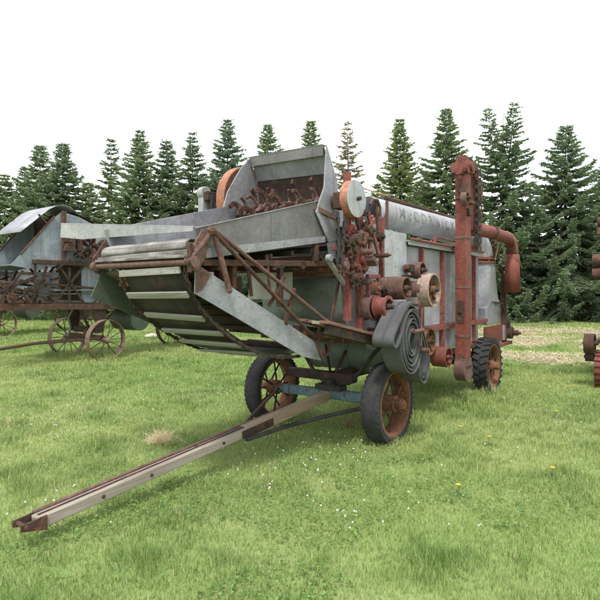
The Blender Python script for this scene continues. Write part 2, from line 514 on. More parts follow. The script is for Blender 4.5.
# band cutter: shaft with curved arms and knives
p = MB(); p.tube([(-.80, .302, 2.44), (-.80, 1.40, 2.44)], .04, 12)
p.build('band_cutter_shaft', 'rust', T)
rr = random.Random(3)
for i in range(17):
    v = .36 + .062 * i
    a0 = [1.9, 1.2, 2.7, 2.1, 1.5, 2.9, 1.0, 2.3, 1.7, 2.6, 2.0, .8, 2.2, 1.4, 2.8, 1.8, 2.4][i]
    p = MB()
    L = rr.uniform(.15, .29)
    pts = []
    for k in range(7):
        t = k / 6
        ang = a0 + .6 * t * t
        rad = .03 + L * t
        pts.append((-.80 + math.cos(ang) * rad * .8, v + .02 * math.sin(t * 3), 2.44 + math.sin(ang) * rad))
    p.bars(pts, .05 if i % 3 else .03, .02, up=(0, 1, 0))
    p.box((-.80, v, 2.44), (.10, .055, .10), Matrix.Rotation(a0, 3, 'Y'))
    p.build('cutter_arm', 'rust_pink' if i % 3 == 0 else 'rust', T, bevel=.004)
p = MB()
for i in range(14):
    v = .38 + .075 * i
    p.beam((-.72, v, 2.30), (-.80 - rr.uniform(0, .1), v + rr.uniform(-.02, .02), 2.36 + rr.uniform(0, .06)), .04, .03)
p.span((-.76, .31, 2.20), (-.60, 1.39, 2.36))
p.build('feed_rake', 'rust', T, bevel=.004)

# feeder trough
SB = [(-2.46, 2.035), (-.74, 2.49), (-.82, 2.075), (-2.36, 1.84)]
p = MB(); p.plate([(a, .284, c) for a, c in SB], (0, .014, 0)); p.plate([(-1.62, .279, 2.235), (-1.58, .279, 2.246), (-1.58, .279, 1.975), (-1.62, .279, 1.965)], (0, .004, 0)); p.rivets((-1.60, .279, 2.22), (-1.60, .279, 1.99), 6, AX, .008)
p.tube([(-2.46, .286, 2.037), (-.75, .286, 2.488)], .009, 6)
p.build('side_board', 'galv_dull', T, bevel=.002)
p = MB(); p.plate([(-2.37, .271, 1.90), (-.82, .271, 2.12), (-.82, .271, 2.06), (-2.37, .271, 1.83)], (0, .010, 0))
p.rivets((-2.3, .271, 1.872), (-.86, .271, 2.085), 9, AX, .011)
p.build('bottom_flange', 'galv', T, bevel=.002)
p = MB(); p.plate([(a, 1.40, c + .07 * (1 if i < 2 else 0)) for i, (a, c) in enumerate(SB)], (0, .014, 0))
p.build('side_board', 'galv', T, bevel=.002)
p = MB(); p.plate([(-2.40, .29, 1.84), (-2.40, 1.395, 1.84), (-.62, 1.395, 2.09), (-.62, .29, 2.09)], (0, 0, -.02))
for k in range(6):
    u = -2.2 + .3 * k; z = 1.815 + (u + 2.4) * .14 - .02
    p.span((u - .02, .30, z - .045), (u + .02, 1.38, z))
p.build('feeder_floor', 'dark_sheet', T, bevel=.003)
for k in range(7):
    u = -2.25 + .25 * k; z = 1.87 + (u + 2.4) * .14
    q = MB(); q.span((u - .02, .31, z), (u + .02, 1.38, z + .02)); q.build('conveyor_slat', 'wood_board', T, bevel=.003)

# front end of the feeder: weathered boards, roller and hinge irons
p = MB()
for s in range(1):
    prof = []
    vs = []
    for k in range(9):
        t = k / 8
        a = R(200 - 150 * t)
        prof.append((-2.46 + math.cos(a) * .075, 1.905 + math.sin(a) * .065))
    n = 14
    g = []
    for i in range(n):
        v = .31 + 1.02 * i / (n - 1)
        for (uu, zz) in prof:
            g.append((uu, v, zz + .002 * math.sin(i * 1.3) - .012 * (i / n)))
    fs = []
    m = len(prof)
    for i in range(n - 1):
        for j in range(m - 1):
            fs.append((i * m + j, i * m + j + 1, (i + 1) * m + j + 1, (i + 1) * m + j))
    p.add(g, fs)
o = p.build('rolled_board', 'wood_board', T)
sd = o.modifiers.new('thick', 'SOLIDIFY'); sd.thickness = .012
p = MB(); p.beam((-2.52, .27, 1.865), (-2.50, 1.40, 1.85), .05, .04); p.build('front_board', 'wood_board', T, bevel=.006)
p = MB(); p.span((-2.56, .27, 1.825), (-2.51, 1.38, 1.846))
p.build('front_board', 'wood_board', T, bevel=.004)
p = MB(); p.tube([(-2.53, .25, 1.795), (-2.53, 1.47, 1.795)], .024, 12)
p.build('front_roller', 'rust_pink', T)
# loose tapered sheet lying over the feeder mouth
p = MB(); p.plate([(-2.42, .36, 2.055), (-2.42, 2.16, 2.215), (-2.42, 2.17, 2.09), (-2.42, 1.8, 2.05), (-2.42, .36, 2.025)], (.008, 0, 0))
p.plate([(-2.42, .36, 2.055), (-2.42, 2.16, 2.215), (-2.22, 2.16, 2.225), (-2.22, .36, 2.065)], (0, 0, .008))
p.build('mouth_sheet', 'galv_pale', T, bevel=.002)
for v in (.245, 1.42):
    p = MB()
    p.plate([(-2.53, v, 1.74), (-2.55, v, 1.86), (-2.42, v, 2.04), (-2.34, v, 1.98), (-2.40, v, 1.84), (-2.47, v, 1.73)], (0, .014, 0))
    p.drum((-2.53, v + .02, 1.795), AX, .06, .04, n=14)
    p.rivets((-2.5, v, 1.88), (-2.42, v, 1.98), 3, AX, .014)
    p.build('hinge_iron', 'rust_pink', T, bevel=.003)
p = MB()
for (a, c) in ((-2.55, 1.90), (-2.49, 1.80), (-2.58, 1.82)):
    p.drum((a, .25, c), AX, .03, .022, n=10)
p.beam((-2.56, .235, 1.93), (-2.56, .235, 1.72), .03, .02)
p.build('hinge_bracket', 'rust', T, bevel=.003)

# folded feeder extension hanging underneath
EB = [(-2.47, 1.785), (-1.03, 1.13), (-.90, .93), (-1.2, 1.0), (-2.48, 1.575)]
p = MB(); p.plate([(a, .265, c) for a, c in EB], (0, .014, 0))
p.rivets((-2.2, .265, 1.63), (-1.05, .265, 1.10), 8, AX, .011)
p.rivets((-2.25, .265, 1.52), (-1.3, .265, 1.08), 6, AX, .009)
p.build('extension_side', 'galv_side', T, bevel=.002)
p = MB(); p.plate([(-2.475, .254, 1.78), (-2.33, .254, 1.715), (-2.42, .254, 1.60), (-2.482, .254, 1.582)], (0, .009, 0))
p.rivets((-2.45, .254, 1.75), (-2.38, .254, 1.71), 3, AX, .010)
p.build('extension_end_plate', 'rust_pink', T, bevel=.002)
p = MB(); p.plate([(a - (.10 if i == 4 else 0), 1.40, c - (.03 if i > 2 else 0)) for i, (a, c) in enumerate(EB)], (0, .014, 0))
p.build('extension_side', 'dark_green', T, bevel=.002)
p = MB(); p.plate([(-2.45, .285, 1.735), (-2.45, 1.395, 1.735), (-1.35, 1.395, 1.235), (-1.35, .285, 1.235)], (.008, 0, .02))
for k in range(5):
    t_ = .12 + .2 * k; p.span((-2.45 + 1.1 * t_ - .02, .30, 1.69 - .50 * t_), (-2.45 + 1.1 * t_ + .02, 1.38, 1.73 - .50 * t_))
p.build('extension_floor', 'floor_board', T, bevel=.002)
p = MB(); p.tube([(-1.0, .29, 1.05), (-1.0, 1.38, 1.05)], .03, 12); p.build('tail_roller', 'rust', T)
SAG = [(-2.52, 1.765), (-2.515, 1.70), (-2.46, 1.58), (-2.375, 1.46), (-2.245, 1.35), (-2.06, 1.23), (-1.87, 1.13), (-1.67, 1.055), (-1.45, 1.01), (-1.22, .995), (-1.02, 1.01), (-.92, 1.06)]
# the sagging apron sheet behind the slats
for i0, i1, m_, va, vb in ((0, 6, 'dark_sheet', .345, 1.075), (6, 11, 'dark_green', .40, 1.20)):
    p = MB(); g = []
    for (uu, zz) in SAG[i0:i1 + 1]:
        for v in (va, vb):
            g.append((uu + .022, v, zz + .022))
    p.add(g, [(2 * i, 2 * i + 1, 2 * i + 3, 2 * i + 2) for i in range(i1 - i0)])
    o = p.build('apron_canvas', m_, T)
    sd = o.modifiers.new('thick', 'SOLIDIFY'); sd.thickness = .006
for v in (.325, 1.09):
    p = MB(); p.link_chain([(a, v, c) for a, c in SAG], .04, .032, .024)
    p.build('slat_chain', 'rust_dark', T)
def along(path, d):
    for a, b2 in zip(path, path[1:]):
        a, b2 = Vector(a), Vector(b2)
        L = (b2 - a).length
        if d <= L:
            return a + (b2 - a) * (d / L), (b2 - a).normalized()
        d -= L
    return Vector(path[-1]), (Vector(path[-1]) - Vector(path[-2])).normalized()
for d in (.03, .22, .45, .68, .90, 1.17, 1.42, 1.66):
    q, t = along(SAG, d)
    p = MB()
    nrm = Vector((-t.y, 0, t.x)) if t.x != 0 else Vector((1, 0, 0))
    j = random.uniform(-.012, .012)
    p.beam((q.x - .018, .355 + abs(j), q.y + j), (q.x - .018, 1.055 + 2 * j, q.y - j), .02, .05, up=(t.x, 0, t.y))
    p.rivets((q.x - .03, .40, q.y), (q.x - .03, 1.0, q.y), 3, (-1, 0, -.3), .008)
    p.build('conveyor_slat', 'wood_slat', T, bevel=.004)

# truss arms
for pts, r in (([(-2.36, .235, 2.03), (-2.30, .235, 2.02), (-1.57, .235, 1.66), (-.85, .235, 1.30)], .018),
               ([(-2.36, .21, 2.02), (-1.75, .21, 1.61), (-1.18, .21, 1.22), (-1.08, .21, 1.18)], .0175),
               ([(-2.34, .225, 2.02), (-2.26, .225, 1.82), (-2.18, .225, 1.60)], .022),
               ([(-2.35, .24, 2.02), (-2.46, .24, 1.90), (-2.58, .235, 1.80)], .019)):
    p = MB(); p.tube(pts, r, 10); p.rivets(pts[0], pts[0], 1, AX, .034); p.rivets(pts[-1], pts[-1], 1, AX, .03)
    p.build('truss_arm', 'rust' if r < .0176 else 'rust_pink', T)
for a, b2, w in (((-.62, .24, 1.70), (-.80, .24, 1.20), .035), ((-1.5, .24, 1.71), (-1.70, .24, 1.47), .03), ((-1.32, .27, 1.60), (-1.45, .27, 1.30), .05), ((-1.9, .30, 1.85), (-1.85, .30, 1.55), .03), ((-1.66, .3, 1.88), (-1.62, .3, 1.58), .025)):
    p = MB(); p.beam(a, b2, w, .015, up=(0, 1, 0)); p.rivets(a, a, 1, AX, .02)
    p.build('strut', 'rust', T, bevel=.002)
p = MB(); p.tube([(-1.02, .2, 1.26), (-1.05, .2, 1.12), (-.98, .2, .98), (-.88, .2, 1.0), (-.84, .2, 1.12)], .018, 8)
p.build('crank_handle', 'rust', T)
# feeder underside framing
for v in (.31, 1.34):
    p = MB(); p.beam((-2.38, v, 1.80), (-.60, v, 1.86), .04, .05); p.build('frame_rail', 'rust', T, bevel=.003)
for u, z in ((-2.2, 1.77), (-1.55, 1.79), (-.85, 1.80)):
    p = MB(); p.beam((u, .30, z), (u, 1.38, z), .05, .04); p.build('cross_bar', 'rust', T, bevel=.003)
p = MB(); p.box((-1.15, .40, 1.83), (.16, .10, .09)); p.drum((-1.15, .34, 1.83), AX, .05, .04, n=12); p.box((-.95, .30, 1.95), (.06, .05, .16)); p.build('bearing', 'rust', T, bevel=.005)
for c_, d_ in (((-2.02, .34, 1.72), (.05, .04, .22)), ((-1.95, .55, 1.68), (.09, .06, .16)), ((-1.88, .42, 1.58), (.05, .04, .26)), ((-1.42, .35, 1.62), (.05, .04, .34))):
    p = MB(); p.box(c_, d_); p.rivets((c_[0], c_[1] - d_[1] / 2, c_[2]), (c_[0], c_[1] - d_[1] / 2, c_[2]), 1, AX, .014); p.build('bracket', 'rust', T, bevel=.004)
p = MB(); p.span((-.735, .74, 1.50), (-.725, 1.34, 1.85)); p.rivets((-.735, .78, 1.8), (-.735, 1.3, 1.8), 5, (-1, 0, 0), .01); p.build('lit_inner_panel', 'lit_pale_sheet', T, bevel=.002)  # added panel, coloured pale to read as lit from the opening
# throat sheets beneath the feeder
p = MB()
g = []; pr = [(-.62, 1.86), (-.52, 1.72), (-.46, 1.55), (-.44, 1.40), (-.45, 1.27)]
for uu, zz in pr:
    for v in (.30, 1.38):
        g.append((uu, v, zz))
p.add(g, [(2 * i, 2 * i + 1, 2 * i + 3, 2 * i + 2) for i in range(1, 4)])
o = p.build('throat_sheet', 'green_grey', T); o.modifiers.new('thick', 'SOLIDIFY').thickness = .008
p = MB(); p.plate([(-.85, .31, 1.92), (-.85, 1.38, 1.92), (-.53, 1.38, 1.73), (-.53, .31, 1.73)], (.01, 0, .01))
for k in range(3):
    t = .2 + .3 * k
    p.span((-.86 + .32 * t, .32, 1.895 - .19 * t), (-.83 + .32 * t, 1.37, 1.925 - .19 * t))
p.build('throat_roof', 'wood_red', T, bevel=.003)
p = MB(); p.plate([(-.47, .27, 1.70), (-.38, .27, 1.70), (-.36, .27, 1.2), (-.42, .27, 1.25), (-.47, .27, 1.5)], (0, .012, 0)); p.rivets((-.40, .27, 1.65), (-.385, .27, 1.25), 6, AX, .008)
p.build('throat_side', 'galv_bright', T, bevel=.002)
# adjuster bar, pale
p = MB(); p.beam((-.90, .20, 1.90), (-.58, .16, 1.60), .035, .045, up=(0, 1, 0)); p.drum((-.90, .20, 1.90), AX, .05, .035, n=12); p.build('adjuster_bar', 'galv_pale', T, bevel=.004)

# platform deck and sills
for k in range(4):
    v = .02 + .115 * k
    p = MB(); j = random.uniform(-.006, .006)
    p.beam((-1.22 + .05 * k, v, 1.315 + j), (.16, v, 1.045 + j), .10, .028)
    p.build('deck_board', 'wood_red' if k != 1 else 'wood_grey', T, bevel=.003)
p = MB(); p.beam((-1.18, .02, 1.255), (.18, .02, .985), .05, .085); p.build('deck_sill', 'rust_dark', T, bevel=.004)
p = MB(); p.beam((-1.1, .42, 1.22), (.9, .42, .98), .07, .10); p.beam((-1.1, 1.25, 1.22), (.9, 1.25, .98), .07, .10); p.build('main_sill', 'rust_dark', T, bevel=.005)
for u, z in ((-1.0, 1.19), (-.55, 1.10)):
    p = MB(); p.beam((u, .05, z), (u, 1.3, z), .06, .06); p.build('cross_bar', 'rust', T, bevel=.004)
# fan drum and straw pan below
p = MB(); p.drum((.62, 1.36, .84), AX, 1.14, .235, n=44)
p.rivets((.62 - .236, 1.3, .84), (.62 - .236, .3, .84), 9, (-1, 0, 0), .009)
for v in (1.34, .8, .26):
    p.lathe([(0, .234), (0, .243), (.03, .243), (.03, .234)], (.62, v, .84), AX, 44)
p.build('fan_drum', 'green_grey', T, ang=30)
p = MB(); p.span((-.02, .45, .56), (.10, 1.38, .66)); p.build('reach_beam', 'rust_dark', T, bevel=.006)
p = MB(); p.beam((.0, .75, .60), (3.4, .75, .60), .09, .12); p.build('reach_pole', 'rust_dark', T, bevel=.006)
# end hopper below the near side
p = MB(); p.plate([(.36, .15, 1.06), (.90, .15, 1.06), (.78, .15, .62), (.60, .15, .50), (.46, .15, .60)], (0, .35, 0)); p.build('fan_mouth', 'galv', T, bevel=.01)

# axle, bolster, U-shaped brace, hounds
p = MB()
p.beam((-.05, 1.36, .415), (-.05, .25, .435), .07, .10)
p.span((-.10, .24, .40), (0, .30, .50)); p.span((-.10, 1.28, .37), (0, 1.36, .47))
p.drum((-.05, 1.62, .40), AX, 1.68, .032, n=14)
p.rivets((-.085, 1.3, .42), (-.085, .3, .44), 8, (-1, 0, 0), .014)
p.build('front_axle', 'blue', T, bevel=.008)
p = MB(); p.tube([(-.04, 1.16, 1.02), (-.02, 1.07, .80), (0, .95, .62), (0, .84, .55), (0, .62, .54), (0, .50, .56), (0, .36, .70), (0, .20, .90), (.02, .06, 1.06)], .022, 10); p.build('bolster_brace', 'black', T)
p = MB(); p.box((-.04, .72, .50), (.14, .34, .06)); p.drum((-.04, .72, .45), UP, .14, .05, n=14)
for q in (.60, .66, .78, .84):
    p.rivets((-.06, q, .53), (-.06, q, .53), 1, UP, .022)
p.build('bolster_plate', 'black', T, bevel=.005)
p = MB(); p.beam((.2, .66, .9), (.0, .76, .52), .04, .03); p.beam((.2, .95, .95), (.0, .72, .52), .025, .025); p.build('king_brace', 'rust_dark', T, bevel=.003)
# drawbar: newer tan timber at the axle, grey timber beyond
dz = lambda u: .405 + (u + .05) * .0795
p = MB(); p.beam((.06, .745, .425), (-1.45, .745, .30), .095, .10); p.build('drawbar_heel', 'wood_new', T, bevel=.006)
p = MB(); p.beam((-1.15, .745, .322), (-3.35, .78, .135), .088, .080); p.build('drawbar', 'wood_grey', T, bevel=.008)
p = MB(); p.plate([(-3.30, .73, .185), (-3.46, .735, .17), (-3.46, .735, .13), (-3.30, .73, .09)], (0, -.014, 0)); p.plate([(-3.30, .83, .185), (-3.46, .83, .17), (-3.46, .83, .13), (-3.30, .83, .09)], (0, .014, 0)); p.drum((-3.43, .86, .15), AX, .16, .014, n=10); p.build('hitch_clevis', 'rust', T, bevel=.003)
p = MB(); p.beam((-1.10, .69, .325), (-1.52, .695, .29), .012, .07); p.rivets((-1.18, .684, .32), (-1.18, .684, .32), 1, AX, .016); p.rivets((-1.44, .688, .295), (-1.44, .688, .295), 1, AX, .016); p.build('splice_plate', 'rust_dark', T, bevel=.003)
for q in ((-2.9, .728, .17), (-2.5, .722, .205), (-1.75, .708, .27)):
    p = MB(); p.rivets(q, q, 1, AX, .015); p.build('bolt', 'rust_dark', T)
p = MB(); p.beam((-1.0, .80, .378), (-3.33, .835, .178), .03, .022); p.build('drawbar_strap', 'rust_pink', T, bevel=.003)
p = MB(); p.beam((-.62, .742, .412), (-3.33, .778, .181), .012, .006); p.rivets((-2.0, .79, .30), (-2.0, .79, .30), 1, UP, .014); p.build('strap_edge', 'rust_dark', T)
p = MB(); p.tube([(-1.50, .67, .25), (-1.0, .62, .27), (-.55, .50, .29), (-.12, .16, .37), (-.03, .05, .40)], .022, 8); p.build('hound', 'black', T)
p = MB(); p.tube([(-1.42, .82, .30), (-.7, 1.16, .37), (-.08, 1.45, .41)], .018, 8); p.build('hound', 'rust', T)

rubber_wheel(T, 0.0, .02, .43, .21)
rubber_wheel(T, 0.0, 1.60, .43, .21, disc=False)
rubber_wheel(T, 3.46, .02, .425, .22, lugs=True)
rubber_wheel(T, 3.46, 1.60, .425, .22, lugs=True)
p = MB(); p.drum((3.46, 1.6, .40), AX, 1.58, .035, n=14); p.span((3.40, .2, .44), (3.52, 1.4, .60)); p.span((3.42, .16, .6), (3.50, .26, .78)); p.span((3.42, 1.3, .6), (3.50, 1.4, .78)); p.build('rear_axle', 'black', T, bevel=.006)

# pulleys on the near side
pulley(T, .04, 1.62, .10, -.18, .118, 'rust_pink', shaft_to=.17, crown=.006, inner='rust')
p = MB(); p.drum((.72, .16, 1.61), AX, .22, .095, n=30); p.build('pulley', 'rust_pink', T)
pulley(T, .83, 1.60, -.02, -.16, .198, 'cream', rim=.022, shaft_to=.17, inner='rust_orange', label='wide cream pulley with a seamed rim', face=None, spokes=6, hub=.05)
pulley(T, .75, 1.83, .06, -.05, .098, 'rust_pink', shaft_to=.17, inner='rust')
pulley(T, -.33, 1.42, .12, .0, .118, 'rust_pink', shaft_to=.17, flange=.012, inner='rust')
pulley(T, -.33, 1.435, -.02, -.16, .092, 'red_pink', shaft_to=.0, flange=.018, inner='rust')
pulley(T, .96, .985, .06, -.06, .165, 'rust_orange', rim=.02, shaft_to=.17, spokes=5, inner='rust_orange')
pulley(T, 1.22, .985, .11, .05, .13, 'red_pink', shaft_to=.17, inner='rust_dark')
pulley(T, 1.26, .77, .02, -.17, .125, 'red', rim=.018, shaft_to=.17, inner='red', label='red pulley low beside the elevator boot')
pulley(T, -.70, 2.465, .075, .0, .178, 'orange', rim=.012, shaft_to=.29, face='galv_bright', label='pulley with a pale sheet disc over its face and an orange rim')
p = MB(); p.box((-.71, .17, 2.46), (.13, .10, .16)); p.drum((-.71, .25, 2.46), AX, .17, .06, n=16); p.build('bearing', 'rust', T, bevel=.01)
# far-side band wheel and its grey guard
p = MB(); p.lathe([(0, .40), (0, .415), (.12, .415), (.12, .40)], (-.52, 1.64, 2.60), AX, 56)
p.lathe([(.02, .0008), (.02, .401), (.03, .401), (.03, .0008)], (-.52, 1.64, 2.60), AX, 56)
p.drum((-.52, 1.64, 2.60), AX, .22, .045, n=14); p.build('pulley', 'orange', T)['label'] = 'broad pale orange band wheel on the far side of the hood'
p = MB(); p.span((-1.00, 1.78, 2.40), (-.89, 1.86, 2.68)); p.drum((-.945, 1.86, 2.68), AX, .08, .075, n=24); p.build('belt_guard', 'galv_pale', T, bevel=.006)
p = MB(); p.box((-.92, 1.74, 2.64), (.14, .07, .10)); p.box((-.92, 1.72, 2.5), (.06, .05, .3)); p.tube([(-.92, 1.75, 2.63), (-.72, 1.75, 2.63)], .03, 8); p.build('bearing', 'rust_dark', T, bevel=.006)

# drive train between hood and body: chains, sprockets, levers
p = MB(); p.link_chain([(-.93, .06, 2.32), (-.94, .06, 1.85)], .055, .030, .03); p.link_chain([(-.80, .06, 2.30), (-.88, .06, 1.84)], .055, .030, .03); p.build('drive_chain', 'black', T)
p = MB(); p.link_chain([(-.62, .05, 2.30), (-.45, .05, 2.02), (-.42, .05, 1.88)], .042, .04, .03); p.build('drive_chain', 'black', T)
sprocket(T, -.52, 1.90, .06, .12, 11, 'red_pink', hub=.055)
sprocket(T, -.66, 1.99, .07, .075, 9, 'rust', hub=.04)
sprocket(T, -.80, 1.83, .10, .07, 8, 'rust_pink')
sprocket(T, -.60, 1.72, .08, .085, 9, 'rust_dark')
sprocket(T, -.42, 2.20, .06, .06, 8, 'rust')
sprocket(T, -.70, 2.06, .08, .05, 8, 'rust_dark')
for a, b2, w, m in (((-.42, .03, 2.36), (-.20, .03, 1.98), .045, 'red_pink'), ((-.30, .05, 2.34), (-.36, .05, 1.92), .04, 'red_pink'), ((-.20, .06, 2.52), (-.14, .06, 2.20), .05, 'rust'),
                    ((-.33, .02, 2.30), (-.52, .02, 2.06), .035, 'red_pink'), ((-.30, .09, 2.28), (-.18, .09, 2.12), .03, 'rust_orange'), ((-.64, .06, 2.62), (-.66, .06, 2.28), .05, 'red_pink')):
    p = MB(); p.beam(a, b2, w, .022, up=(0, 1, 0)); p.rivets(a, a, 1, AX, .03); p.rivets(b2, b2, 1, AX, .03); p.build('lever', m, T, bevel=.004)
p = MB(); p.tube([(-.36, .04, 2.46), (-.30, .04, 2.52), (-.20, .04, 2.53), (-.14, .04, 2.46), (-.14, .04, 2.36)], .014, 8); p.build('belt_tightener', 'rust_pink', T)
p = MB(); p.tube([(-.66, .06, 2.09), (-.66, -.02, 2.09)], .05, 12); p.tube([(-.74, .04, 2.05), (-.54, .04, 2.05)], .02, 8); p.build('bearing', 'rust', T, bevel=.004)
for c_, d_ in (((-.44, .05, 2.10), (.09, .08, .07)), ((-.36, .06, 2.20), (.07, .06, .10)), ((-.52, .07, 1.80), (.10, .06, .08))):
    p = MB(); p.box(c_, d_); p.drum((c_[0], c_[1] - .02, c_[2]), AX, .07, .022, n=10); p.build('bearing', 'rust', T, bevel=.006)
p = MB(); p.beam((-.99, .275, 2.37), (-.72, .20, 2.29), .05, .022, up=(0, 1, 0)); p.build('bracket', 'rust_pink', T, bevel=.004)
p = MB(); p.beam((-.86, .16, 2.00), (-.36, .12, 1.98), .04, .05); p.build('cross_bar', 'red_pink', T, bevel=.004)
for (u, z) in ((-.52, 1.90), (-.46, 1.86), (-.55, 1.97)):
    p = MB(); p.drum((u, .0, z), AX, .10, .028, n=10); p.build('grease_cup', 'rust_pink', T)
p = MB(); p.span((-.36, .05, 1.46), (-.10, .09, 1.50)); p.span((-.36, .05, 1.72), (-.10, .09, 1.76)); p.span((-.36, .05, 1.5), (-.32, .09, 1.72)); p.span((-.14, .05, 1.5), (-.10, .09, 1.72)); p.build('bearing_frame', 'red_pink', T, bevel=.004)
p = MB(); p.tube([(-.26, .03, 1.70), (-.22, .03, 1.55)], .02, 8); p.build('grease_pipe', 'rust', T)
p = MB(); p.box((-.24, .04, 1.62), (.09, .06, .12)); p.drum((-.24, .01, 1.62), AX, .03, .025, n=10); p.build('bearing', 'rust_orange', T, bevel=.006)
p = MB(); p.box((.62, .06, 1.85), (.10, .10, .09)); p.tube([(.50, .06, 1.86), (.62, .06, 1.85)], .03, 10); p.box((.66, .09, 1.76), (.26, .05, .03)); p.build('bearing', 'rust_dark', T, bevel=.008)

r6 = random.Random(21)
for k in range(10):
    u_, z_ = r6.uniform(-.66, -.08), r6.uniform(1.55, 2.42)
    p = MB(); L_ = r6.uniform(.06, .16); r_ = r6.uniform(.018, .05)
    p.drum((u_, .13, z_), AX, L_, r_, n=12); p.drum((u_, .13 - L_, z_), AX, .03, r_ * .5, n=6)
    if k % 2: p.beam((u_, .10 - L_ * .3, z_), (u_ + r6.uniform(-.12, .12), .10 - L_ * .3, z_ + r6.uniform(-.22, .22)), .03, .016, up=(0, 1, 0))
    p.build('crank', r6.choice(['rust', 'rust_pink', 'red_pink', 'rust_dark', 'rust']), T, bevel=.003)
# stacker tube lying along the roof
A0, A1 = Vector((.62, .62, 2.585)), Vector((4.25, .50, 2.535))
p = MB(); p.tube([A0, A0.lerp(A1, .5), A1], [.155, .182, .205], 40, False)
o = p.build('stacker_tube', 'galv_bright', T); o.modifiers.new('thick', 'SOLIDIFY').thickness = -.01
rg = MB()
ax = (A1 - A0).normalized()
for t, r in ((.0, .158), (.12, .166), (.55, .187), (.97, .206)):
    rg.lathe([(0, r - .004), (0, r + .006), (.03, r + .006), (.03, r - .004)], A0.lerp(A1, t), ax, 40)
rg.build('tube_band', 'galv', o)
p = MB(); p.tube([(1.0, .60, 2.79), (4.0, .52, 2.77)], .022, 8); p.beam((1.02, .60, 2.80), (4.0, .52, 2.78), .06, .02); p.build('tube_rail', 'rust_pink', T)
p = MB(); p.beam((.82, .45, 2.70), (.74, .42, 2.24), .05, .02, up=(0, 1, 0)); p.build('tube_prop', 'rust', T, bevel=.003)
p = MB(); p.tube([(.3, .6, 2.83), (.7, .55, 2.80), (1.05, .55, 2.81)], .008, 6); p.build('tube_wire', 'twine', T)
# stencilled lettering on the tube
def wrap_text(txt, size, start, parent):
    cu = bpy.data.curves.new('lettering', 'FONT'); cu.body = txt; cu.size = size; cu.offset = .004; cu.space_character = 1.72
    ob = bpy.data.objects.new('lettering_source', cu); COL.objects.link(ob)
    dg = bpy.context.evaluated_depsgraph_get()
    me = bpy.data.meshes.new_from_object(ob.evaluated_get(dg))
    bpy.data.objects.remove(ob)
    bm = bmesh.new(); bm.from_mesh(me)
    for k in range(-4, 14):
        bmesh.ops.bisect_plane(bm, geom=bm.verts[:] + bm.edges[:] + bm.faces[:], plane_co=(0, k * size / 12, 0), plane_no=(0, 1, 0))
    L = (A1 - A0).length
    out = Vector((0, -1, 0)); out = (out - ax * out.dot(ax)).normalized(); upv = out.cross(ax) * -1
    if upv.z < 0: upv = -upv
    for v in bm.verts:
        t = (start + v.co.x) / L
        r = (.155 + (.205 - .155) * t) + .0125
        th = (v.co.y - size * .33) / r + .10
        q = A0 + ax * (start + v.co.x) + (out * math.cos(th) + upv * math.sin(th)) * r
        v.co = q
    bm.to_mesh(me); bm.free()
    me.materials.clear(); me.materials.append(M['letter'])
    o2 = bpy.data.objects.new('lettering', me); COL.objects.link(o2); o2.parent = parent
wrap_text('McCORMICK-DEERING', .205, .52, o)

# grain elevator
EV = MB()
EV.span((2.0, -.13, .52), (2.20, .02, 3.36)); EV.rivets((2.02, -.129, .75), (2.02, -.129, 3.1), 18, AX, .009); EV.rivets((2.18, -.129, .75), (2.18, -.129, 3.1), 18, AX, .009); EV.rivets((2.001, -.10, .75), (2.001, -.10, 3.1), 18, (-1, 0, 0), .009); EVo = EV.build('elevator_leg', 'red', T, bevel=.006)
for zz in (.95, 1.62, 2.30):
    p = MB(); p.span((1.994, -.136, zz), (2.206, .026, zz + .035)); p.build('elevator_band', 'rust_pink', EVo, bevel=.002)

p = MB(); p.span((1.992, -.11, 1.15), (2.0, .0, 1.45)); p.box((1.985, -.055, 1.30), (.02, .06, .02)); p.build('slide_door', 'rust', EVo, bevel=.002)
p = MB(); p.span((2.03, -.115, 3.36), (2.17, .0, 3.44)); p.span((1.975, -.15, 3.20), (2.225, .04, 3.26)); p.drum((1.90, -.06, 3.20), (1, 0, 0), .08, .05, n=14)
p.drum((2.10, -.20, 3.28), (0, 1, 0), .30, .07, n=18); p.build('elevator_head', 'red', EVo, bevel=.005)
p = MB(); p.plate([(1.93, -.165, 3.33), (2.0, -.165, 3.36), (2.22, -.165, 3.36), (2.27, -.165, 3.30), (2.25, -.165, 3.22), (2.0, -.165, 3.18), (1.93, -.165, 3.24)], (0, .012, 0)); p.plate([(1.975, -.17, 3.34), (1.975, .06, 3.34), (1.975, .06, 3.20), (1.975, -.17, 3.20)], (.012, 0, 0))
for q in ((1.97, 3.28), (2.1, 3.30), (2.22, 3.29)):
    p.rivets((q[0], -.166, q[1]), (q[0], -.166, q[1]), 1, AX, .018)
p.build('head_plate', 'red_pink', EVo, bevel=.003)
p = MB(); p.lathe([(0, .0008), (0, .17), (.15, .17), (.15, .0008)], (2.10, .02, .52), AX, 30); p.span((1.98, -.135, .56), (2.22, .025, .66)); p.build('elevator_boot', 'rust_pink', EVo, bevel=.004)
pulley(T, 1.93, 2.83, -.10, -.18, .085, 'rust_pink', shaft_to=-.02, inner='rust')
p = MB(); p.box((1.97, -.10, 2.98), (.10, .09, .13)); p.box((2.10, -.16, 2.80), (.22, .05, .05)); p.tube([(1.86, -.1, 3.1), (1.95, -.06, 3.12)], .03, 10); p.box((2.08, -.15, 2.66), (.10, .04, .10)); p.build('elevator_bracket', 'rust', EVo, bevel=.008)
for vv, uu in ((-.14, 2.42), (-.14, 2.53)):
    p = MB(); p.link_chain([(uu, vv, 3.32), (uu + .01, vv, 2.8), (uu - .02, vv, 2.16)], .06, .075, .06); p.build('drive_chain', 'rust_dark', T)
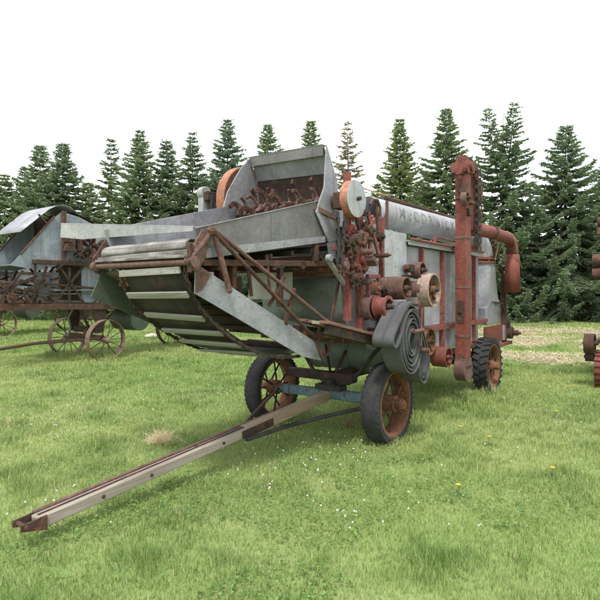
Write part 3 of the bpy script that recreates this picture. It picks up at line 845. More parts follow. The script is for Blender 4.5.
p = MB(); p.drum((2.33, .0, 3.32), AX, .16, .06, n=16); p.box((2.34, -.05, 3.42), (.12, .1, .05)); p.build('sprocket', 'rust', T, bevel=.004)
p = MB(); p.span((2.42, -.10, 2.45), (2.56, .06, 3.22)); o = p.build('spout_leg', 'red', T, bevel=.005)
p = MB(); p.plate([(2.50, -.12, 3.02), (2.72, -.12, 2.92), (2.78, -.12, 3.02), (2.72, -.12, 3.14), (2.56, -.12, 3.10)], (0, .15, 0)); p.build('spout_box', 'rust_orange', o, bevel=.005)
p = MB(); p.span((2.40, -.12, 3.20), (2.58, .08, 3.27)); p.build('leg_collar', 'red_pink', o, bevel=.004)
# swinging grain auger and its down spout
p = MB(); p.tube([(2.45, -.02, 2.48), (3.2, -.08, 2.50), (3.9, -.10, 2.48), (4.22, -.11, 2.46), (4.36, -.11, 2.42), (4.42, -.11, 2.32), (4.43, -.11, 2.22)], [.10, .098, .098, .10, .10, .098, .095], 24); o = p.build('grain_spout', 'red', T)
p = MB(); p.lathe([(0, .096), (0, .112), (.05, .112), (.05, .096)], (4.43, -.11, 2.24), UP, 24); p.lathe([(0, .099), (0, .108), (.05, .108), (.05, .099)], (3.3, -.085, 2.50), (1, -.02, 0), 24); p.build('spout_collar', 'rust', o)
p = MB(); p.tube([(4.43, -.11, 2.21), (4.43, -.11, 1.95), (4.44, -.11, 1.56)], [.112, .12, .132], 24, False); q = p.build('down_spout', 'red', T); q.modifiers.new('thick', 'SOLIDIFY').thickness = .008
for a in (-.09, .09):
    p = MB(); p.beam((4.43 + a, -.11, 2.24), (4.43 + a, -.11, 2.10), .012, .02); p.build('spout_strap', 'rust', q)

# wind stacker turret at the rear corner
p = MB(); p.plate([(3.74, .12, 1.02), (4.60, .12, 1.02), (4.60, .12, 1.20), (4.45, .12, 1.40), (3.98, .12, 1.40), (3.74, .12, 1.30)], (0, 1.1, 0)); p.build('fan_housing', 'galv', T, bevel=.01)
p = MB(); p.tube([(4.26, .32, 1.38), (4.28, .33, 2.06)], [.235, .175], 30); o = p.build('turret', 'galv', T)
p = MB()
for z in (2.06, 2.13):
    p.lathe([(0, .15), (0, .205), (.04, .205), (.04, .15)], (4.28, .33, z), UP, 30)
p.build('turret_ring', 'red_pink', o)
p = MB(); p.tube([(4.28, .33, 2.16), (4.27, .36, 2.30), (4.22, .42, 2.45), (4.12, .48, 2.53)], [.15, .17, .19, .205], 30); p.build('turret_elbow', 'galv', o)
p = MB(); p.beam((4.10, .12, 2.45), (4.22, .12, 2.20), .04, .03); p.beam((4.38, .10, 2.40), (4.42, .12, 2.16), .035, .03); p.beam((4.0, .10, 2.36), (4.16, .10, 2.30), .03, .03); p.build('turret_brace', 'rust', o)
p = MB(); p.span((3.50, .06, .70), (4.46, .10, 1.00)); p.rivets((3.6, .06, .95), (4.4, .06, .95), 7, AX, .009); p.build('rear_panel', 'red', T, bevel=.004)
p = MB(); p.span((3.70, .02, .62), (4.95, .10, .68)); p.span((3.70, 1.3, .62), (4.95, 1.38, .68)); p.build('rear_beam', 'red_pink', T, bevel=.005)
p = MB(); p.span((4.55, .03, .68), (4.63, .12, 1.85)); p.beam((4.59, .08, 1.84), (4.42, .10, 2.06), .04, .04); p.build('rear_post', 'rust', T, bevel=.004)
p = MB(); p.drum((4.72, .10, .84), AX, .14, .11, n=24); p.drum((4.72, -.04, .84), AX, .10, .05, n=16); p.drum((4.72, -.12, .84), AX, .06, .025, n=12); p.box((4.70, .05, .98), (.12, .10, .10)); p.build('gear_case', 'rust', T, bevel=.006)
p = MB(); p.span((4.46, .04, .72), (4.60, .10, .98)); p.build('gear_plate', 'galv', T, bevel=.006)
p = MB(); p.tube([(3.95, .08, 1.40), (4.45, .06, 1.36), (4.58, .05, 1.16)], .015, 8); p.build('guide_rod', 'rust', T)
p = MB(); p.lathe([(0, .0008), (0, .10), (.02, .10), (.02, .0008)], (2.62, .13, 1.55), AX, 24); p.box((2.62, .10, 1.55), (.05, .05, .12)); p.build('pulley', 'red', T)

# hooks that carry the coiled belt
p = MB(); p.tube([(-.20, .15, 1.19), (-.20, -.36, 1.19)], .018, 8); p.tube([(-.20, -.36, 1.19), (-.02, -.38, 1.195)], .020, 8); p.tube([(-.02, -.37, 1.42), (-.05, -.37, 1.04)], .010, 8); p.build('belt_hook', 'rust_pink', T)
p = MB(); p.tube([(-.06, .15, 1.46), (-.06, -.36, 1.46)], .024, 8); p.tube([(.05, .12, .985), (.05, -.42, .985)], .026, 8); p.build('belt_peg', 'rust_pink', T)

# ------------------------------------------------------------------ coiled drive belt (hangs on the hooks)
B = empty('drive_belt', (.95, 5.5, 0), ANG, 'long grey canvas drive belt coiled up and hung on hooks above the front tyre', 'belt')
def ribbon(path, v0, v1, th, wob=.0):
    mb = MB(); n = len(path); vs = []
    path = [Vector((a, 0, c)) for a, c in path]
    for i, q in enumerate(path):
        t = (path[min(i + 1, n - 1)] - path[max(i - 1, 0)]).normalized()
        nr = Vector((-t.z, 0, t.x)) * th / 2
        w = wob * math.sin(i * .21)
        for off, v in ((nr, v0 + w), (nr, v1 + w), (-nr, v1 + w), (-nr, v0 + w)):
            vs.append((q.x + off.x, v, q.z + off.z))
    fs = []
    for i in range(n - 1):
        for j in range(4):
            k = (j + 1) % 4
            fs.append((i * 4 + j, i * 4 + k, (i + 1) * 4 + k, (i + 1) * 4 + j))
    fs += [(0, 1, 2, 3), (4 * n - 1, 4 * n - 2, 4 * n - 3, 4 * n - 4)]
    return mb.add(vs, fs)
def smooth_path(pts, n):
    out = []; m = len(pts)
    for i in range(m - 1):
        p0, p1, p2, p3 = pts[max(i - 1, 0)], pts[i], pts[i + 1], pts[min(i + 2, m - 1)]
        for k in range(n):
            t = k / n
            out.append(tuple(.5 * (2 * p1[d] + (p2[d] - p0[d]) * t + (2 * p0[d] - 5 * p1[d] + 4 * p2[d] - p3[d]) * t * t + (3 * p1[d] - p0[d] - 3 * p2[d] + p3[d]) * t ** 3) for d in (0, 1)))
    out.append(tuple(pts[-1]))
    return out
spi = []
NT = 8.4
for k in range(int(NT * 40)):
    a = 2 * math.pi * k / 40
    q = k / (NT * 40)
    s = 1 - .74 * q ** 1.12 + .018 * math.sin(q * 21)
    wv = 1 + .022 * math.sin(a * 1.9 + q * 9) + .012 * math.sin(a * 3.3)
    spi.append((-.17 + .245 * s * math.cos(math.pi * .5 + a) * wv + .02 * (1 - s), 1.115 + .35 * s * math.sin(math.pi * .5 + a) * wv - .02 * (1 - s)))
lobe = smooth_path([(-.16, 1.475), (-.28, 1.44), (-.44, 1.30), (-.57, 1.17), (-.585, 1.10), (-.53, 1.065), (-.46, 1.10), (-.36, 1.24), (-.28, 1.36)], 8)
ribbon(spi, -.12, -.33, .012, .009).build('belt_coil', 'belt', B, ang=50)
ribbon(lobe, -.115, -.335, .022, .0).build('belt_loop', 'belt', B, ang=50)
lob2 = [(a - .0135 * (0 if i > 26 else 1), c + .010) for i, (a, c) in enumerate(lobe[:30])]
ribbon([(a - .004, c + .009) for a, c in lobe[1:30]], -.215, -.24, .012).build('belt_stripe', 'belt_edge', B, ang=50)
tail = smooth_path([(-.02, 1.40), (.12, 1.20), (.26, .98), (.30, .80), (.24, .66), (.15, .63), (.06, .70), (.02, .86), (.02, 1.0)], 8)
ribbon(tail, -.12, -.32, .014).build('belt_loop', 'belt', B, ang=50)
tail2 = smooth_path([(-.02, 1.38), (.10, 1.18), (.22, .98), (.255, .82), (.21, .71), (.15, .685), (.09, .74), (.06, .88)], 8)
ribbon(tail2, -.13, -.31, .014).build('belt_loop', 'belt', B, ang=50)

# twine hanging over the grain spout
tw = empty('twine', (.95, 5.5, 0), ANG, 'yellow twine slung over the rusty grain spout, its ends dangling', 'twine')
p = MB(); p.tube([(4.55, -.24, 1.98), (4.35, -.23, 2.16), (4.20, -.22, 2.38), (4.12, -.20, 2.53), (4.08, -.11, 2.585), (4.05, .0, 2.54), (4.02, .02, 2.3), (4.0, .06, 2.1)], .007, 6); p.build('strand', 'twine', tw)
p = MB(); p.tube([(3.42, .03, 2.25), (3.6, .03, 2.05), (3.78, .05, 1.98), (3.76, .06, 1.6), (3.74, .08, 1.42)], .006, 6); p.build('strand', 'twine', tw)

# ================================================================== SECOND THRESHING MACHINE (rusty frame, steel wheels)
def steel_thresher(loc, ang, label, detail=True):
    S = empty('threshing_machine', loc, ang, label, 'threshing machine', 'old threshing machines on the lawn')
    # feeder / hood side
    hood = [(-1.92, 2.10), (-1.80, 2.22), (-1.13, 3.04), (-.82, 3.32), (-.42, 3.25), (.37, 2.95), (.37, 2.30), (-.5, 2.26), (-1.3, 2.02)]
    for v in (.30, 1.45):
        p = MB(); p.plate([(a, v, c) for a, c in hood], (0, .012, 0)); p.rivets((-1.75, v, 2.25), (-.85, v, 3.22), 12, AX, .012); p.rivets((.3, v, 2.9), (.3, v, 2.36), 7, AX, .012)
        p.build('hood_side', 'galv_blue', S, bevel=.002)
    g = []; pr = [(-1.72, 2.80), (-1.52, 2.98), (-1.30, 3.18), (-1.12, 3.34), (-.95, 3.44), (-.80, 3.47), (-.66, 3.45), (-.5, 3.36)]
    p = MB()
    for a, c in pr:
        for v in (.27, 1.48):
            g.append((a, v, c))
    p.add(g, [(2 * i, 2 * i + 1, 2 * i + 3, 2 * i + 2) for i in range(len(pr) - 1)])
    o = p.build('hood_canopy', 'galv', S); o.modifiers.new('thick', 'SOLIDIFY').thickness = .01
    p = MB(); p.plate([(-.55, .29, 3.33), (-.55, 1.47, 3.33), (.40, 1.47, 2.99), (.40, .29, 2.99)], (0, 0, .012)); p.build('hood_roof', 'rust_dark', S, bevel=.003)
    p = MB(); p.plate([(-1.9, .32, 2.10), (-1.9, 1.44, 2.10), (-.5, 1.44, 2.28), (-.5, .32, 2.28)], (0, 0, .015)); p.build('feeder_floor', 'galv_dull', S, bevel=.003)
    p = MB(); p.span((-.86, .32, 2.3), (-.80, 1.44, 3.2)); p.build('hood_back', 'rust_dark', S, bevel=.003)
    for v in (.27, 1.47):
        p = MB(); p.beam((-1.72, v, 2.33), (-1.0, v, 3.2), .03, .05, up=(0, 1, 0)); p.beam((-1.15, v, 3.0), (-1.35, v, 3.2), .03, .04, up=(0, 1, 0)); p.build('hood_rib', 'rust', S, bevel=.003)
    p = MB(); p.span((-.85, .20, 2.2), (-.77, .27, 3.33)); p.build('frame_post', 'rust', S, bevel=.004)
    # body sheets
    p = MB(); p.plate([(-.35, .34, 1.32), (4.0, .34, 1.05), (4.0, .34, 2.55), (.4, .34, 2.9), (-.35, .34, 2.9)], (0, 1.08, 0)); p.build('body', 'galv_blue', S, bevel=.01)
    p = MB(); p.span((-1.28, .5, 1.38), (-.78, .52, 1.99)); p.build('front_panel', 'galv_blue', S, bevel=.002)
    p = MB(); p.span((-.36, .325, 1.36), (-.345, 1.42, 2.2)); p.build('throat_sheet', 'rust_dark', S)
    # frames
    for v in (.20, 1.5):
        p = MB(); p.beam((-1.5, v, 2.19), (4.0, v, 2.19), .08, .10); p.build('upper_rail', 'rust_dark', S, bevel=.005)
        p = MB(); p.beam((-2.3, v, 1.26), (4.1, v, 1.14), .08, .13); p.build('lower_rail', 'rust', S, bevel=.005)
        for a, b2 in (((-1.45, 2.15), (-1.45, 1.3)), ((-.95, 2.15), (-.35, 1.3)), ((-.35, 2.15), (-1.05, 1.3)), ((.05, 2.15), (.05, 1.28)), ((-1.7, 2.0), (-2.2, 1.32)), ((.2, 2.15), (.75, 1.25)), ((-1.9, 1.6), (-.9, 1.5)), ((-2.2, 1.75), (-1.2, 1.42)), ((-1.2, 2.1), (-1.5, 1.3)), ((-1.4, 1.75), (.1, 1.62)), ((.4, 2.1), (-.1, 1.3)), ((.45, 2.1), (.45, 1.25)), ((-.7, 2.1), (-.7, 1.3)), ((-2.3, 1.5), (-1.4, 1.9))):
            p = MB(); p.beam((a[0], v + .01, a[1]), (b2[0], v + .01, b2[1]), .05, .035, up=(0, 1, 0)); p.build('strut', 'rust_dark', S, bevel=.003)
    for u in (-1.4, -.4, .8):
        p = MB(); p.beam((u, .2, 1.25), (u, 1.5, 1.25), .08, .08); p.build('cross_bar', 'rust', S, bevel=.004)
    p = MB(); p.span((-1.0, .34, 1.50), (.15, 1.2, 1.53)); p.build('shaker_pan', 'galv_pale', S, bevel=.003)
    p = MB(); p.span((-1.0, .28, 1.58), (.15, 1.2, 1.61)); p.build('shaker_pan', 'galv_pale', S, bevel=.003)
    r1 = random.Random(12)
    # pulleys and gears
    pulley(S, -.28, 2.72, .22, .05, .13, 'rust', shaft_to=.3, inner='rust_dark')
    pulley(S, -.35, 2.42, .22, .08, .12, 'rust', shaft_to=.3, inner='rust_dark')
    pulley(S, -.70, 2.86, .2, .05, .10, 'rust', shaft_to=.3, inner='rust_dark')
    pulley(S, .10, 1.66, .12, -.10, .15, 'rust_pink', shaft_to=.3, inner='rust')
    sprocket(S, -.05, 2.55, .18, .10, 9, 'rust')
    sprocket(S, -1.6, 1.52, .16, .13, 11, 'rust_dark')
    sprocket(S, -1.95, 1.45, .16, .10, 9, 'rust')
    p = MB(); p.box((-.75, .12, 2.72), (.18, .14, .16)); p.plate([(-.82, .08, 2.62), (-.66, .08, 2.62), (-.58, .08, 2.44), (-.88, .08, 2.44)], (0, .1, 0)); p.box((-.5, .16, 2.60), (.12, .1, .26)); p.box((-.18, .16, 2.36), (.3, .08, .06)); p.build('bearing', 'rust', S, bevel=.012)
    for k_ in range(9):
        p = MB(); u_, z_ = r1.uniform(-.6, .5), r1.uniform(2.28, 2.8); p.drum((u_, .33, z_), AX, r1.uniform(.12, .28), r1.uniform(.03, .09), n=14); p.beam((u_, .12, z_), (u_ + r1.uniform(-.25, .25), .12, z_ + r1.uniform(-.2, .25)), .04, .03); p.build('crank', r1.choice(['rust', 'rust_dark', 'rust_pink']), S, bevel=.003)
    p = MB(); p.beam((.02, .14, 2.25), (.46, .14, 2.72), .035, .035); p.tube([(.46, .14, 2.72), (.60, .14, 2.68), (.66, .14, 2.4)], .018, 8); p.beam((-.5, .16, 2.66), (.2, .14, 2.56), .02, .02); p.build('lever', 'rust', S, bevel=.004)
    p = MB(); p.link_chain([(-1.6, .1, 1.65), (-.28, .1, 2.59)], .06, .04, .03); p.build('drive_chain', 'rust_dark', S)
    p = MB()
    r2 = random.Random(5)
    for i in range(34):
        u = r2.uniform(-2.5, -.9); z = r2.uniform(1.34, 1.9)
        p.beam((u, .2, z), (u + r2.uniform(-.3, .3), r2.uniform(.2, 1.2), z + r2.uniform(-.15, .15)), .035, .03)
    p.build('feed_rake', 'rust', S, bevel=.003)
    # undercarriage
    p = MB(); p.plate([(-.12, .2, 1.18), (.22, .2, 1.18), (.14, .2, .62), (-.02, .2, .62)], (0, .06, 0)); p.plate([(-.12, 1.3, 1.18), (.22, 1.3, 1.18), (.14, 1.3, .62), (-.02, 1.3, .62)], (0, .06, 0)); p.beam((.06, .3, .66), (.06, 1.3, .66), .1, .14)
    p.beam((-.45, .22, 1.18), (.0, .5, .62), .05, .05); p.beam((.5, .22, 1.15), (.1, .5, .62), .05, .05); p.build('bolster', 'rust_dark', S, bevel=.006)
    p = MB(); p.drum((.06, 1.62, .46), AX, 1.62, .04, n=14); p.beam((.06, .12, .50), (.06, 1.5, .50), .09, .10); p.build('front_axle', 'rust', S, bevel=.006)
    p = MB(); p.box((.06, .72, .58), (.14, .18, .12)); p.build('king_pin', 'red', S, bevel=.01)
    p = MB(); p.tube([(0.06, .80, .46), (-1.2, .80, .42), (-3.9, .76, .22)], .035, 8); p.tube([(0.06, .35, .46), (-1.3, .72, .43), (-3.8, .70, .24)], .03, 8); p.beam((-.7, .5, .44), (-1.0, .9, .44), .05, .03); p.build('tongue', 'rust_pink', S)
    p = MB(); p.tube([(-.2, .9, 1.2), (-.30, .95, .95), (-.22, 1.0, .7), (-.28, 1.02, .52)], .025, 8); p.build('lift_rod', 'galv_dull', S)
    p = MB(); p.drum((1.3, 1.3, .85), AX, .9, .28, n=28); p.build('fan_drum', 'dark_green', S)
    steel_wheel(S, .06, .0, .47, .16, mat='rust_rim')
    steel_wheel(S, .06, 1.62, .47, .16, mat='rust_rim')
    steel_wheel(S, 3.3, .0, .52, .15)
    steel_wheel(S, 3.3, 1.62, .52, .15)
    p = MB(); p.drum((3.3, 1.62, .50), AX, 1.62, .04, n=14); p.span((3.22, .2, .5), (3.38, 1.4, 1.1)); p.build('rear_axle', 'rust_dark', S, bevel=.006)
    # stacker dome at the rear
    p = MB(); p.lathe([(0, .36), (.12, .33), (.24, .22), (.29, .0008), (.28, .0008), (.22, .20), (.10, .31), (0, .34)], (1.2, .9, 2.86), UP, 28); p.build('stacker_dome', 'galv_pale', S)
    return S

S2 = steel_thresher((-4.5, 11.9, 0), ANG, 'rusty open-framed threshing machine with curved pale hood and spoked steel wheels, behind the big one')
S3 = copy_tree(S2)
S3.location = (-10.15, 17.6, 0); S3.rotation_euler = (0, 0, ANG)
S3['label'] = 'farthest threshing machine, cut off by the left edge with spoked wheel and hood showing'

# ================================================================== MACHINE AT THE RIGHT EDGE
F4 = empty('harvesting_machine', (5.02, 8.6, 0), ANG, 'rust red machine at the right edge with stubby steel wheel and stacked belt pulleys', 'farm machine')
p = MB(); p.span((.35, -1.5, .75), (3.6, -.25, 2.2)); p.build('body', 'red', F4, bevel=.01)
p = MB(); p.span((.33, -.24, .66), (3.6, -.16, .75)); p.span((.33, -1.5, .66), (3.6, -1.44, .75)); p.build('sill', 'rust', F4, bevel=.006)
for u in (.5, 1.4, 2.4, 3.4):
    p = MB(); p.span((u, -.24, .76), (u + .06, -.20, 2.25)); p.build('frame_post', 'rust_pink', F4, bevel=.004)
p = MB(); p.span((.42, -.16, 1.0), (.60, .0, 3.05)); p.span((.40, -.18, 3.05), (.62, .02, 3.15)); p.build('elevator_leg', 'red', F4, bevel=.006)
p = MB(); p.box((.46, .06, 2.62), (.20, .16, .12)); p.build('spout_box', 'rust_orange', F4, bevel=.008)
p = MB(); p.box((.48, .03, 2.95), (.10, .1, .12)); p.drum((.48, .14, 2.78), AX, .12, .09, n=20); p.build('bearing', 'rust', F4, bevel=.01)
pulley(F4, .34, 2.10, .20, .02, .11, 'rust', shaft_to=.22, inner='rust_dark', crown=.01)
pulley(F4, .34, 1.88, .20, .02, .10, 'rust', shaft_to=.22, inner='rust_dark', crown=.01)
pulley(F4, -.20, .72, .25, .10, .165, 'rust', shaft_to=.28, inner='rust_dark', spokes=5)
pulley(F4, -.17, .50, .24, .12, .075, 'rust_dark', shaft_to=.26, inner='rust_dark')
p = MB(); p.beam((-.2, .10, .72), (.5, -.15, .95), .05, .06); p.beam((-.17, .12, .5), (.4, -.16, .75), .04, .05); p.beam((.34, .02, 2.1), (.45, -.1, 2.1), .05, .05); p.beam((.34, .02, 1.88), (.45, -.1, 1.88), .05, .05); p.build('bracket', 'rust', F4, bevel=.004)
p = MB(); p.plate([(.5, -.3, 2.2), (1.6, -.3, 2.2), (1.9, -.3, 2.75), (.25, -.3, 2.75)], (0, -1.15, 0)); p.build('hopper', 'galv', F4, bevel=.006)
p = MB(); p.plate([(-.5, -.3, 1.2), (.35, -.3, 1.0), (.35, -.3, 2.1), (-.3, -.3, 1.9)], (0, -1.15, 0)); p.build('feeder_house', 'galv_dull', F4, bevel=.006)
for u, z, r_ in ((1.1, 1.7, .2), (1.9, 1.3, .16), (2.6, 1.75, .24)):
    pulley(F4, u, z, .0, -.12, r_, 'rust', shaft_to=.0, inner='rust_dark', spokes=5)
    q = MB(); q.drum((u, .02, z), AX, .26, .02, n=10); q.build('shaft', 'rust_dark', F4)
p = MB(); p.span((.75, -.235, .95), (2.2, -.222, 2.1)); p.rivets((.8, -.222, 1.0), (2.15, -.222, 1.0), 12, (0, 1, 0), .012); p.build('side_panel', 'galv', F4, bevel=.003)
steel_wheel(F4, .0, .02, .30, .17, mat='red', cleats=True)
steel_wheel(F4, .0, -1.5, .30, .17, mat='red', cleats=True)
steel_wheel(F4, 2.9, .02, .42, .2, mat='rust', cleats=True)
steel_wheel(F4, 2.9, -1.5, .42, .2, mat='rust', cleats=True)
p = MB(); p.drum((0, .06, .28), AX, 1.6, .035, n=12); p.drum((2.9, .06, .40), AX, 1.6, .035, n=12); p.span((-.05, -1.1, .28), (.05, -.3, .68)); p.beam((.0, -.7, .62), (.6, -.7, .72), .1, .1); p.span((2.82, -1.2, .40), (2.98, -.3, .68)); p.build('axle', 'rust_dark', F4, bevel=.006)

# ================================================================== GROUND
def vnoise(x, y, sc, seed):
    rs = np.random.RandomState(seed)
    G = rs.rand(256, 256)
    a = x * sc + 511.3; b2 = y * sc + 377.7
    i = np.floor(a).astype(int); j = np.floor(b2).astype(int)
    fx = a - i; fy = b2 - j
    fx = fx * fx * (3 - 2 * fx); fy = fy * fy * (3 - 2 * fy)
    g = lambda p_, q_: G[p_ % 256, q_ % 256]
    return (g(i, j) * (1 - fx) + g(i + 1, j) * fx) * (1 - fy) + (g(i, j + 1) * (1 - fx) + g(i + 1, j + 1) * fx) * fy

HAY = [(5.6, 12.6, 1.5, 2.0), (6.6, 16.0, 2.6, 2.2), (7.8, 12.9, 1.6, 1.3), (9.6, 19.5, 3.4, 2.6), (5.9, 19.5, 1.7, 1.8)]
def hay_amount(x, y):
    h = np.zeros_like(x)
    for cx, cy, rx, ry in HAY:
        d = ((x - cx) / rx) ** 2 + ((y - cy) / ry) ** 2
        h = np.maximum(h, np.clip(1.25 - d, 0, 1))
    nz = vnoise(x, y, .75, 9) * .6 + vnoise(x, y, 2.3, 10) * .4
    return np.clip(h * 1.2 * np.clip((nz - .30) * 3.4, 0, 1), 0, 1)

def ground_mat():
    m, nt, p, out = new_mat('lawn_soil')
    tc = nn(nt, 'ShaderNodeTexCoord')
    v = tc.outputs['Object']
    n1 = noise(nt, v, .55, 6, .6)
    c = mix(nt, ramp(nt, n1, [(.35, 0.0), (.65, 1.0)]), (.20, .29, .09), (.29, .345, .135))
    n2 = noise(nt, v, 9, 6, .7)
    c = mix(nt, ramp(nt, n2, [(.45, 0.0), (.75, .6)]), c, (.11, .18, .05))
    n3 = noise(nt, v, 2.2, 6, .7)
    c = mix(nt, ramp(nt, n3, [(.60, 0.0), (.78, .55)]), c, (.33, .31, .16))
    # cut hay lying in loose patches on the right
    tot = None
    for cx, cy, rx, ry in HAY:
        mp = nn(nt, 'ShaderNodeMapping', vector_type='TEXTURE')
        mp.inputs['Location'].default_value = (cx, cy, 0); mp.inputs['Scale'].default_value = (rx * 1.25, ry * 1.25, 1)
        nt.links.new(v, mp.inputs[0])
        g = nn(nt, 'ShaderNodeTexGradient', gradient_type='SPHERICAL'); nt.links.new(mp.outputs[0], g.inputs[0])
        f = g.outputs['Fac']
        if tot is None: tot = f
        else:
            mx = nn(nt, 'ShaderNodeMath', operation='MAXIMUM'); nt.links.new(tot, mx.inputs[0]); nt.links.new(f, mx.inputs[1]); tot = mx.outputs[0]
    n4 = noise(nt, v, 1.1, 8, .75, .5)
    mm = nn(nt, 'ShaderNodeMath', operation='MULTIPLY'); nt.links.new(tot, mm.inputs[0]); nt.links.new(n4, mm.inputs[1])
    c = mix(nt, ramp(nt, mm.outputs[0], [(.19, 0.0), (.38, .75)]), c, (.54, .46, .32))
    nt.links.new(c, p.inputs['Base Color'])
    p.inputs['Roughness'].default_value = .95
    p.inputs['Specular IOR Level'].default_value = .15
    bump(nt, p, n2, .6, .05)
    return m

g = MB(); S_ = 400
g.add([(-S_, -60, 0), (S_, -60, 0), (S_, S_, 0), (-S_, S_, 0)], [(0, 1, 2, 3)])
go = g.build('ground', ground_mat(), None, smooth=False); go['kind'] = 'structure'; go['label'] = 'mown green lawn under the machines'; go['category'] = 'ground'

def attr_mat(name, trans=.35, rough=.6, spec=.25):
    m, nt, p, out = new_mat(name)
    a = nn(nt, 'ShaderNodeAttribute', attribute_name='tint')
    nt.links.new(a.outputs['Color'], p.inputs['Base Color'])
    p.inputs['Roughness'].default_value = rough
    p.inputs['Specular IOR Level'].default_value = spec
    t = nn(nt, 'ShaderNodeBsdfTranslucent')
    nt.links.new(a.outputs['Color'], t.inputs[0])
    mx = nn(nt, 'ShaderNodeMixShader'); mx.inputs[0].default_value = trans
    nt.links.new(p.outputs[0], mx.inputs[1]); nt.links.new(t.outputs[0], mx.inputs[2])
    nt.links.new(mx.outputs[0], out.inputs['Surface'])
    return m

def np_mesh(name, V, loops, starts, tint, mat, parent=None):
    """V (n,3), loops flat vertex index, starts of every face, tint (n,3)"""
    me = bpy.data.meshes.new(name)
    me.vertices.add(len(V)); me.vertices.foreach_set('co', V.astype(np.float32).ravel())
    me.loops.add(len(loops)); me.loops.foreach_set('vertex_index', loops.astype(np.int32))
    me.polygons.add(len(starts)); me.polygons.foreach_set('loop_start', starts.astype(np.int32))
    me.update(calc_edges=True)
    at = me.attributes.new('tint', 'FLOAT_COLOR', 'POINT')
    c = np.ones((len(V), 4), np.float32); c[:, :3] = tint
    at.data.foreach_set('color', c.ravel())
    me.materials.append(mat)
    o = bpy.data.objects.new(name, me); COL.objects.link(o)
    if parent: o.parent = parent
    return o

RS = np.random.RandomState(11)
GRASS = attr_mat('grass_blade', .4, .55, .3)

def grass_field():
    n = 640000
    # depth law d^-0.6 between 1.9 and 29 m
    u = RS.rand(n); a, b2 = 1.9 ** .4, 29.0 ** .4
    d = (a + (b2 - a) * u) ** 2.5
    x = (RS.rand(n) * 2 - 1) * (.66 * d + 2.6); y = d
    n1 = vnoise(x, y, .45, 1); n2 = vnoise(x, y, 1.7, 2); n3 = vnoise(x, y, 5.0, 3)
    hay = hay_amount(x, y)
    keep = RS.rand(n) > np.clip(hay * .6, 0, .6)
    x, y, d, n1, n2, n3, hay = [q[keep] for q in (x, y, d, n1, n2, n3, hay)]
    n = len(x)
    h = (.028 + .05 * n2 * n3 + .045 * np.clip((n3 - .6) * 4, 0, 1) * n2) * (.5 + .6 * RS.rand(n))
    # longer tufts left around the wheels and below the machines
    for wx, wy, rr_ in ((.95, 5.5, .45), (-.35, 6.5, .5), (2.98, 8.24, .5), (1.7, 9.2, .6), (2.4, 7.3, .8), (-4.5, 11.9, .7), (-5.8, 12.8, .7), (1.2, 6.6, .8), (-2.5, 14, 1.2)):
        q = np.clip(1 - ((x - wx) ** 2 + (y - wy) ** 2) / rr_ ** 2, 0, 1)
        h *= 1 + 1.1 * q
    tall = RS.rand(n) > .985
    h[tall] *= 1.9
    w = .0024 * (1 + .30 * np.maximum(d - 2, 0)) * (.7 + .6 * RS.rand(n))
    h *= 1 + .03 * d
    th = RS.rand(n) * 2 * np.pi
    ln = h * (.25 + .9 * RS.rand(n) ** 1.5)
    fx, fy = np.cos(th), np.sin(th)
    sx, sy = -fy, fx
    V = np.zeros((n, 5, 3))
    V[:, 0] = np.stack([x - sx * w / 2, y - sy * w / 2, np.full(n, -.005)], 1)
    V[:, 1] = np.stack([x + sx * w / 2, y + sy * w / 2, np.full(n, -.005)], 1)
    mx, my = x + fx * ln * .35, y + fy * ln * .35
    V[:, 2] = np.stack([mx + sx * w * .42, my + sy * w * .42, h * .62], 1)
    V[:, 3] = np.stack([mx - sx * w * .42, my - sy * w * .42, h * .62], 1)
    V[:, 4] = np.stack([x + fx * ln, y + fy * ln, h], 1)
    base = np.arange(n)[:, None] * 5
    loops = (base + np.array([0, 1, 2, 3, 3, 2, 4])[None]).ravel()
    starts = (np.arange(n)[:, None] * 7 + np.array([0, 4])[None]).ravel()
    green = np.array([.235, .345, .092]); lime = np.array([.37, .435, .155]); dark = np.array([.125, .235, .062]); straw = np.array([.52, .47, .29])
    k1 = np.clip((n1 - .3) * 2.2 + (RS.rand(n) - .5) * .5, 0, 1)[:, None]
    c = green * (1 - k1) + lime * k1
    k2 = np.clip((n2 * .6 + n3 * .4 - .50) * 3.2 + (RS.rand(n) - .5) * .6, 0, 1)[:, None]
    c = c * (1 - k2 * .55) + dark * k2 * .55
    n4 = vnoise(x, y, .9, 77) * .55 + vnoise(x, y, 3.1, 78) * .45
    k3 = np.clip((n4 - .56) * 4, 0, 1)[:, None] * .55
    c = c * (1 - k3) + np.array([.38, .42, .18]) * k3
    st = RS.rand(n) < (.05 + .10 * (vnoise(x, y, .8, 6) > .55) + .55 * hay)
    c[st] = straw * (.7 + .5 * RS.rand(st.sum())[:, None])
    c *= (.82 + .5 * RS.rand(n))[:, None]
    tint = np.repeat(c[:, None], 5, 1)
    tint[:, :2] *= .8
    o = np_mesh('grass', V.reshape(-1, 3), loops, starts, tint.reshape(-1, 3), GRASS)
    tag(o, 'short mown lawn grass with yellowish and straw coloured patches', 'grass', None, 'stuff')

